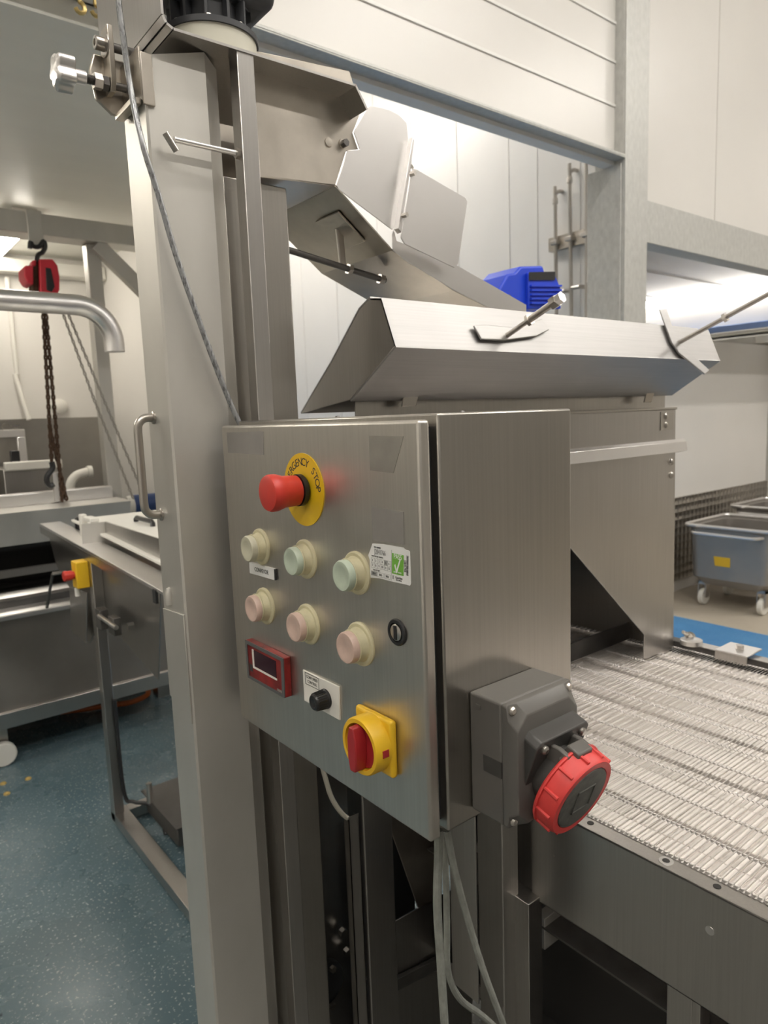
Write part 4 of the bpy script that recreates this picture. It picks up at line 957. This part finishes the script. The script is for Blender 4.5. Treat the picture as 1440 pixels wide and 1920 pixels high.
t = thing('wall_shelf', 'long white wall rail with a blue strip, above the wheeled bins at far right', 'wall rail', (6.95, 3.5, 2.1))
zA, zB, zC = PX(1400, 612, 6.9).z, PX(1400, 626, 6.9).z, PX(1400, 641, 6.9).z
MB().box(6.86, 7.0, 2.2, 5.9, zB, zA-.03).build('upper_rail', 'white', t, .01)
MB().box(6.87, 6.99, 2.2, 5.9, zA-.03, zA+.03).build('blue_strip', 'blue_strip', t, .005)
MB().box(6.82, 7.0, 2.2, 5.9, zC-.03, zC+.045).build('lower_rail', 'white', t, .01)

# ================================================================== LEFT: FEED CONVEYOR
FC = thing('feed_conveyor', 'long low stainless feed conveyor on legs, left of the machine column', 'conveyor', (.9, 2.3, 0))
XF = .71
def fp(x, y, dx=0): p = PX(x, y, XF); return V((p.x+dx, p.y, p.z))
def fq(x, y): return PX(x, y, .737)
MB().plate([fq(x, y) for x, y in ((90, 998), (300, 1112), (297, 1276), (192, 1156), (168, 1206), (136, 1186), (134, 1108), (106, 1062))], (.004, 0, 0)).build('side_panel', 'steel', FC, .0008)
A, B = fp(80, 986), fp(300, 1108)
B2 = B+(B-A)*.19
MB().plate([A+V((-.012, 0, 0)), B2+V((-.012, 0, 0)), B2+V((.075, 0, 0)), A+V((.075, 0, 0))], (0, 0, .012)).build('top_flange', 'steel_bright', FC, .002)
MB().plate([A+V((-.012, 0, 0)), B+V((-.012, 0, 0)), B+V((-.012, 0, -.03)), A+V((-.012, 0, -.03))], (.003, 0, 0)).build('flange_lip', 'steel', FC)
p = B; MB().box(XF-.016, XF-.008, p.y-.004, p.y+.02, p.z-.035, p.z+.005).build('end_cap', 'rubber', FC)
XG = .80
g = [PX(x, y, XG) for x, y in ((196, 978), (304, 1012), (304, 1074), (196, 1024))]
MB().plate(g, (.003, 0, 0)).build('guide_panel', 'steel', FC, .0006)
gl = g[0]; MB().box(XG-.085, XG, gl.y, gl.y+.004, g[3].z, gl.z).build('guide_end', 'steel_matt', FC, .0006)
MB().plate([A+V((.07, -.2, .03)), B2+V((.07, 0, .03)), B2+V((.50, 0, .03)), A+V((.50, -.2, .03))], (0, 0, .008)).build('belt_top', 'white', FC)
m = MB(); m.plate([gl+V((.003, 0, -.002)), g[1]+V((.003, 0, -.002)), g[1]+V((.2, 0, -.002)), gl+V((.2, 0, -.002))], (0, 0, .004)); m.build('cover_lid', 'white', FC, .001)
def grip(px0, px1, py, X, lab):
    a_, b_ = PX(px0, py, X), PX(px1, py, X)
    z = min(a_.z, b_.z)
    m = MB(); m.tube([(X, a_.y, z-.05), (X, a_.y-.004, z-.005), (X, a_.y-.015, z), (X, b_.y+.015, z), (X, b_.y+.004, z-.005), (X, b_.y, z-.05)], .009, 10); m.build('lid_handle', 'black', FC)
grip(254, 286, 970, .88, '')
grip(143, 149, 972, .80, '')
# legs and frame
ly = PX(163, 1100, .70).y
lz = PX(165, 1045, .7).z
yb_ = PX(207, 1515, .70).y
X2 = PY(191, 1100, yb_-.06).x
MB().box(.70, .736, yb_-.05, yb_-.005, .02, lz).build('leg', 'steel', FC, .002)
MB().box(1.20, 1.245, yb_-.05, yb_-.005, 0, lz).build('leg', 'steel', FC, .002)
MB().box(.70, .745, 1.70, 1.745, .02, 1.0).build('leg', 'steel', FC, .002)
MB().box(1.20, 1.245, 1.70, 1.745, 0, 1.0).build('leg', 'steel', FC, .002)
MB().box(.70, .755, 1.70, yb_, .012, .052).build('floor_rail', 'steel', FC, .002)
MB().box(.755, 1.20, yb_-.05, yb_-.005, .012, .052).build('floor_rail', 'steel', FC, .002)
for yy in (1.75, 2.1, 2.5): MB().cyl((.728, yy, 0), (.728, yy, .014), .02, 14).build('foot_pad', 'rubber', FC)
MB().box(.80, 1.20, 2.22, 2.52, .055, .13).build('drive_box', 'steel_dark', FC, .004)
MB().box(.79, 1.20, 2.20, 2.54, .13, .136).build('drive_lid', 'steel_dark', FC, .001)
p = PZ(282, 1504, .136); MB().cyl((p.x, p.y, .136), (p.x, p.y, .21), .010, 14).build('drive_stud', 'bolt', FC)
MB().tube([(.735, yb_-.06, .5), (.738, yb_-.06, .14), (.76, yb_-.09, .10), (.80, yb_-.14, .095), (.815, yb_-.22, .07), (.81, yb_-.27, .03)], .007, 8, 5).build('drive_cable', 'black', FC)
# stop station on the leg
p = PX(147, 1076, .67); zt5 = PX(147, 1053, .67).z; zb5 = PX(147, 1100, .67).z
sy0 = p.y
ss = MB().box(.655, .70, sy0-.03, sy0+.03, zb5, zt5).build('stop_station', 'yellow', FC, .004, 3, label='yellow stop button box')
cz = (zt5+zb5)/2
MB().lathe(V((.655, sy0, cz)), NX, [(0, .014), (.008, .014), (.008, .017), (.034, .019), (.037, .016), (.037, 0)], 28).build('stop_button', 'red', FC)
MB().cyl((.66, sy0, zb5-.03), (.66, sy0, zb5), .009, 12).build('cable_gland', 'white', ss)
p = fp(150, 1100); MB().plate([fp(x, y, -.006) for x, y in ((133, 1100), (166, 1112), (164, 1206), (136, 1180))], (.004, 0, 0)).build('switch_plate', 'steel', FC, .0008)
a_, b_ = PX(99, 1076, .66), PX(88, 1139, .66)
MB().cyl(a_, b_, .006, 10).build('lever_rod', 'steel_dark', FC)
MB().cyl(a_, V((.71, a_.y, a_.z)), .008, 10).build('lever_pivot', 'bolt', FC)
# take-up
p = fp(200, 1150); MB().box(XF-.03, XF, p.y-.025, p.y+.03, p.z-.05, p.z+.02).build('take_up_block', 'steel_dark', FC, .002)
a_, b_ = PX(186, 1155, .68), PX(218, 1177, .68); MB().cyl(a_, b_, .008, 12).build('take_up_screw', 'steel_bright', FC)
p = fp(222, 1168); MB().box(XF-.025, XF, p.y-.03, p.y+.03, p.z-.035, p.z+.025).build('take_up_block', 'steel_dark', FC, .002)
for (x, y) in ((220, 1160), (250, 1172)): q = fp(x, y); MB().hexa(q, q+V((-.02, 0, 0)), .012).build('panel_bolt', 'bolt', FC)
# white scraper left on the flange
p = PX(156, 975, .77)
tw = thing('white_scraper', 'small white plastic hand tool standing on the near flange of the feed conveyor', 'tool', (.77, p.y, A.z+.02))
zf = (A.z+.012)+(B.z-A.z)*(p.y-A.y)/(B.y-A.y)
MB().box(.757, .782, p.y-.016, p.y+.016, zf+.001, zf+.085).build('tool_body', 'white', tw, .004)
MB().box(.765, .80, p.y-.11, p.y-.016, zf+.060, zf+.078).build('tool_arm', 'white', tw, .004)

# ================================================================== LEFT: WASH TANK
WT = thing('wash_tank', 'long stainless wash tank in two tiers behind the feed conveyor', 'tank', (.2, 3.8, 0))
TYF = 3.40; TX0, TX1 = -1.4, 1.25
m = MB(); m.plate([V((TX0, TYF+.02, .68)), V((TX0, TYF, .23)), V((TX0, TYF-.01, .19)), V((TX0, 4.2, .19)), V((TX0, 4.2, .68))], (TX1-TX0, 0, 0)); m.build('tank_body', 'kick', WT, .003)
MB().box(TX0, TX1+.01, TYF-.025, TYF+.0, .19, .262).build('base_flange', 'steel', WT, .003)
zr0 = PY(70, 1143, TYF).z; zr1 = zr0+.075
MB().plate([V((TX0, TYF-.02, zr0)), V((TX0, TYF+.14, zr1)), V((TX0, TYF+.14, zr1-.01)), V((TX0, TYF-.02, zr0-.02))], (TX1-TX0-.3, 0, 0)).build('rim_ledge', 'steel_bright', WT, .002)
MB().box(TX0, TX1-.3, TYF-.024, TYF-.012, zr0-.018, zr0+.004).build('rim_bead', 'steel_bright', WT, .004)
MB().box(TX0, TX1, TYF+.03, 4.2, zr1-.12, zr1-.02).build('tank_deck', 'steel_dark', WT)
zg0 = PY(50, 1078, TYF+.16).z
MB().box(TX0, TX1-.2, TYF+.16, TYF+.18, zg0, zg0+.035).build('inner_rail', 'steel', WT)
zu1 = PY(100, 953, TYF).z; zu0 = PY(50, 1022, TYF).z
MB().plate([V((TX0, TYF-.01, zu1)), V((TX0, TYF+.0, zu1-.02)), V((TX0, TYF+.03, zu0)), V((TX0, TYF+.06, zu0)), V((TX0, TYF+.06, zu1-.01)), V((TX0, TYF+.2, zu1-.005)), V((TX0, TYF+.2, zu1+.005))], (TX1-TX0-.12, 0, 0)).build('upper_trough', 'steel_matt', WT, .002)
zv1 = PY(100, 920, TYF+.19).z; zv0 = PY(100, 944, TYF+.19).z
MB().box(TX0, TX1-.14, TYF+.19, TYF+.23, zv0, zv1).build('trough_bar', 'steel_bright', WT, .006)
MB().box(TX0, TX1-.02, TYF+.24, TYF+.79, zu0-.05, zu0).build('trough_floor', 'rubber', WT)  # black colour stands in for shade inside the trough
MB().box(TX0, TX1-.12, TYF+.79, TYF+.80, zr1-.1, zu1).build('trough_back', 'steel', WT)
MB().box(TX1-.14, TX1-.12, TYF+.03, TYF+.79, zr1-.1, zu1-.01).build('trough_end', 'steel', WT)
MB().box(TX0, TX0+.02, TYF+.05, TYF+.79, zr1-.1, zu1-.01).build('trough_end', 'steel', WT)
MB().box(TX0+.02, TX1-.14, TYF+.45, TYF+.46, zr1-.02, zu0-.05).build('trough_shade_sheet', 'dark', WT)  # near-black sheet added in place of shade between the tiers
for xw in (PZ(2, 1423, 0).x, -.9):
    w_ = MB().cyl((xw, TYF+.02, .055), (xw, TYF+.06, .055), .055, 20).build('caster_wheel', 'nylon', WT, .006)
    MB().box(xw-.03, xw+.03, TYF+.065, TYF+.072, .05, .19).build('caster_fork', 'bolt', w_)
MB().box(-.9, -.86, 4.14, 4.18, 0, .19).build('rear_foot', 'steel', WT); MB().box(1.1, 1.14, 4.14, 4.18, 0, .19).build('rear_foot', 'steel', WT)
# hopper behind with its fittings
HY_ = 4.15
HO = thing('rear_hopper', 'grey stainless hopper with a white top bar behind the wash tank', 'hopper', (.9, 4.3, 0))
a_, b_ = PY(18, 890, HY_), PY(131, 890, HY_)
zh1 = PY(75, 872, HY_).z; MB().box(a_.x, b_.x, HY_+.16, HY_+.6, 0, zh1-.02).build('hopper_body', 'steel', HO, .004)
MB().box(a_.x+.005, b_.x, HY_+.13, HY_+.18, zh1-.03, zh1+.02).build('hopper_bar', 'white', HO, .008)
p = PY(28, 852, HY_+.2); MB().box(p.x-.02, p.x+.025, HY_+.2, HY_+.24, zh1-.02, p.z+.02).build('black_clip', 'black', HO, .004)
e = [PY(x, y, HY_+.1) for x, y in ((131, 925), (133, 905), (143, 892), (158, 886), (167, 884))]
MB().tube(e, .025, 14, 5).build('white_elbow', 'white', HO); MB().cyl(e[-1]-V((.01, 0, 0)), e[-1]+V((.015, 0, 0)), .033, 16).build('elbow_flange', 'white', HO)
MB().box(e[0].x-.02, e[0].x+.02, HY_+.08, HY_+.17, e[0].z-.03, e[0].z+.01).build('elbow_socket', 'white', HO)
p0, p1 = PY(104, 945, 3.57), PY(111, 885, 3.57)
tag(MB().box(p0.x, p0.x+.028, 3.566, 3.589, zv1-.05, p1.z).build('lifting_lug', 'steel_bright'), 'short pale steel lug on the tank bar under the black hoist hook', 'lug')
# pump motor at the right end of the trough
p = PY(262, 946, 3.75)
PM = thing('pump_motor', 'small dark blue pump motor behind the grab handle', 'motor', (p.x, 3.75, 0))
MB().lathe(V((p.x-.07, 3.75, p.z)), (1, 0, 0), [(0, .05), (.03, .055), (.03, 0)], 24).build('pump_end', 'white', PM)
MB().lathe(V((p.x-.04, 3.75, p.z)), (1, 0, 0), [(0, .055), (.14, .055), (.15, .04), (.15, 0)], 24).build('pump_body', 'navy', PM)
MB().box(p.x+.0, p.x+.09, 3.71, 3.79, 0, p.z-.05).build('pump_stand', 'steel', PM)

# ================================================================== LEFT: GANTRY, HOIST, PIPE
GYY = 3.585
GA = thing('hoist_gantry', 'stainless gantry beam with post and diagonal brace under the low ceiling', 'gantry', (1.13, GYY, 0))
zg1, zg0 = PY(120, 406, GYY).z, PY(120, 445, GYY).z
zg1 = min(zg1, 2.52)
MB().box(-.8, 1.56, GYY, GYY+.13, zg0, zg1).build('gantry_beam', 'steel_matt', GA, .004)
a_, b_ = PY(167, 520, GYY+.06), PY(193, 520, GYY+.06)
MB().box(a_.x, b_.x, GYY+.06, GYY+.13, zu0+.001, zg0).build('gantry_post', 'steel_matt', GA, .004)
MB().box(-.75, -.66, GYY+.06, GYY+.13, zu0+.001, zg0).build('gantry_post', 'steel_matt', GA, .004)
c0 = PY(182, 455, GYY+.02); c1 = PY(310, 582, GYY+.02); dv = (c1-c0); nv = V((dv.z, 0, -dv.x)).normalized()*.035
MB().plate([c0+nv, c1+nv, c1-nv, c0-nv], (0, .05, 0)).build('diagonal_brace', 'steel_matt', GA, .003)
m = MB(); p = PY(67, 430, GYY-.012); zs1 = zg1+.008; zs0 = PY(67, 466, GYY).z
m.box(p.x-.033, p.x+.033, GYY-.008, GYY, zs0, zs1); hs_ = m.build('hanger_strap', 'steel_matt', GA, .003)
CHX = thing('chain_hoist', 'red hand chain hoist hanging by a black hook from the gantry', 'hoist', (p.x, GYY-.03, zs0))
hy_ = GYY-.024
def hpnt(x, y, dy=0): q = PY(x, y, hy_); return V((q.x, hy_+dy, q.z))
MB().tube([hpnt(x, y) for x, y in ((56, 466), (57, 454), (63, 462), (74, 462), (82, 452), (85, 463), (80, 473), (72, 478), (69, 490))], .010, 8, 4).build('top_hook', 'black', CHX)
def cheek(pts, dy0, th_, name, mm='hoist'): MB().plate([hpnt(x, y, dy0) for x, y in pts], (0, th_, 0)).build(name, mm, CHX, .006, 3)
cheek([(42, 503), (46, 500), (60, 500), (60, 536), (50, 532), (43, 520)], -.03, .12, 'gear_cover')
cheek([(58, 490), (66, 488), (66, 500), (58, 500)], -.02, .05, 'top_lug')
cheek([(71, 488), (96, 488), (105, 500), (109, 520), (109, 545), (104, 555), (73, 552)], -.03, .12, 'hand_wheel_cover')
cheek([(82, 504), (92, 506), (99, 540), (94, 550), (84, 546)], -.036, .006, 'cover_window', 'black')
cheek([(59, 492), (72, 490), (73, 552), (60, 550)], -.005, .07, 'load_sheave', 'rust')
MB().chain(hpnt(79, 552), hpnt(97, 868), .034, .022, .0048).build('load_chain', 'rust', CHX)
MB().chain(hpnt(83, 552), hpnt(117, 940), .034, .022, .0048).build('load_chain', 'rust', CHX)
MB().chain(hpnt(93, 800), hpnt(125, 938), .034, .022, .0048).build('load_chain', 'rust', CHX)
lo_ = [hpnt(x, y) for x, y in ((97, 866), (99, 876), (95, 884), (89, 892), (88, 902), (94, 911), (101, 908))]
MB().tube(lo_, .013, 8, 4).build('load_hook', 'black', CHX)
MB().chain(hpnt(108, 560), hpnt(176, 748), .026, .016, .003).build('hand_chain', 'chain', CHX)
MB().chain(hpnt(176, 748), hpnt(250, 935), .026, .016, .003).build('hand_chain', 'chain', CHX)
MB().chain(hpnt(116, 560), hpnt(190, 738), .026, .016, .003).build('hand_chain', 'chain', CHX)
MB().chain(hpnt(190, 738), hpnt(262, 910), .026, .016, .003).build('hand_chain', 'chain', CHX)
# spout pipe
SPY = 3.15
SP_ = thing('spout_pipe', 'wide polished stainless spout pipe bending down in front of the hoist', 'pipe', (.1, SPY, 0))
zc5 = PY(60, 566, SPY).z; xe = PY(214, 640, SPY).x; rp = .042; ze = PY(214, 657, SPY).z; rb_ = .15
pts = [V((.1, SPY, zc5)), V((.4, SPY, zc5)), V((xe-rb_, SPY, zc5))]
for k in range(1, 13): a = PI/2*k/12; pts.append(V((xe-rb_+rb_*math.sin(a), SPY, zc5-rb_+rb_*math.cos(a))))
pts.append(V((xe, SPY, ze)))
MB().tube(pts, rp, 32).build('spout_tube', 'steel_bright', SP_)
MB().lathe(V((xe, SPY, ze)), (0, 0, -1), [(0, rp), (.006, rp), (.006, rp-.004), (.001, rp-.004), (.001, 0)], 32).build('spout_lip', 'steel_bright', SP_)
MB().cyl((.1, SPY, 0), (.1, SPY, zc5+.04), rp, 32).build('stand_pipe', 'steel_bright', SP_)
# far wall details
wy = 4.97
a_, b_ = PY(20, 590, wy), PY(33, 702, wy)
t = tag(MB().cyl(V((a_.x, wy, 2.45)), V((a_.x, wy, PY(33, 702, wy).z)), .014, 10).build('wall_conduit', 'white'), 'thin pale conduit running down the far left wall', 'conduit')
a_, b_ = PY(32, 700, 4.9), PY(54, 787, 4.9)
tag(MB().cyl(V((a_.x, 4.965, a_.z)), V((b_.x, 4.90, b_.z)), .014, 10).build('white_stick', 'white'), 'white stick leaning beside the conduit on the far left wall', 'stick')
p = PY(112, 762, 4.98)
t = thing('wall_vent', 'round white wall disc behind the rusty chain', 'vent', p)
MB().lathe(V((p.x, 5.0, p.z)), NY, [(0, .05), (.03, .048), (.04, .03), (.045, .012), (.045, 0)], 28).build('vent_cover', 'white', t)
t = thing('wall_hatch', 'stainless framed hatch in the far wall at the left edge', 'hatch', (.9, 4.95, 1.2))
x0_, x1_ = -.2, PY(50, 850, 4.96).x; z1_, z0_ = PY(30, 805, 4.96).z, 1.0
for (xa, xb, za, zb6) in ((x0_, x1_, z1_-.05, z1_), (x1_-.05, x1_, z0_, z1_-.05), (x0_, x0_+.05, z0_, z1_-.05), (x0_, x1_, z0_-.05, z0_)): MB().box(xa, xb, 4.945, 4.985, za, zb6).build('hatch_frame', 'steel_bright', t, .004)
MB().box(x0_+.05, x1_-.05, 4.965, 4.985, z0_, z1_-.05).build('hatch_panel', 'kick', t)
p = PZ(250, 1318, 0)
hp_ = [V((p.x-.35, p.y+.10, .02)), V((p.x-.15, p.y+.02, .02)), V((p.x-.02, p.y-.03, .02)), V((p.x+.09, p.y+.02, .02)), V((p.x+.10, p.y+.14, .02)), V((p.x-.02, p.y+.22, .02)), V((p.x-.25, p.y+.25, .02)), V((p.x-.6, p.y+.2, .02))]
tag(MB().tube(hp_, .014, 10, 6).build('orange_hose', 'hose'), 'coiled orange hose lying under the right end of the wash tank', 'hose')
for k, (x, y, lab) in enumerate(((6, 1470, 'yellowish food scrap on the teal floor, furthest left'), (53, 1461, 'yellowish food scrap on the teal floor, nearer the conveyor leg'), (13, 1489, 'small yellowish food scrap on the teal floor, nearest the camera'))):
    p = PZ(x, y, 0); m = MB(); m.lathe(p, (0, 0, 1), [(0, .014), (.006, .012), (.010, .004), (.010, 0)], 7, k); tag(m.build('food_scrap', 'crumb'), lab, 'scrap', 'food scraps on the floor')
for k, (x, y, lab) in enumerate(((150, 14, 'upper brass hook under the beam at top left'), (180, 20, 'lower brass hook under the beam at top left'))):
    p = PY(x, y, 2.05); a0 = [p+V((.012*math.cos(t_), 0, .014*math.sin(t_))) for t_ in [PI*.5-i*PI*1.4/8 for i in range(9)]]
    tag(MB().tube([V((p.x, 2.05, zb_-.006)), V((p.x, 2.05, p.z+.014))]+a0, .006, 8).build('brass_hook', 'brass'), lab, 'hook')
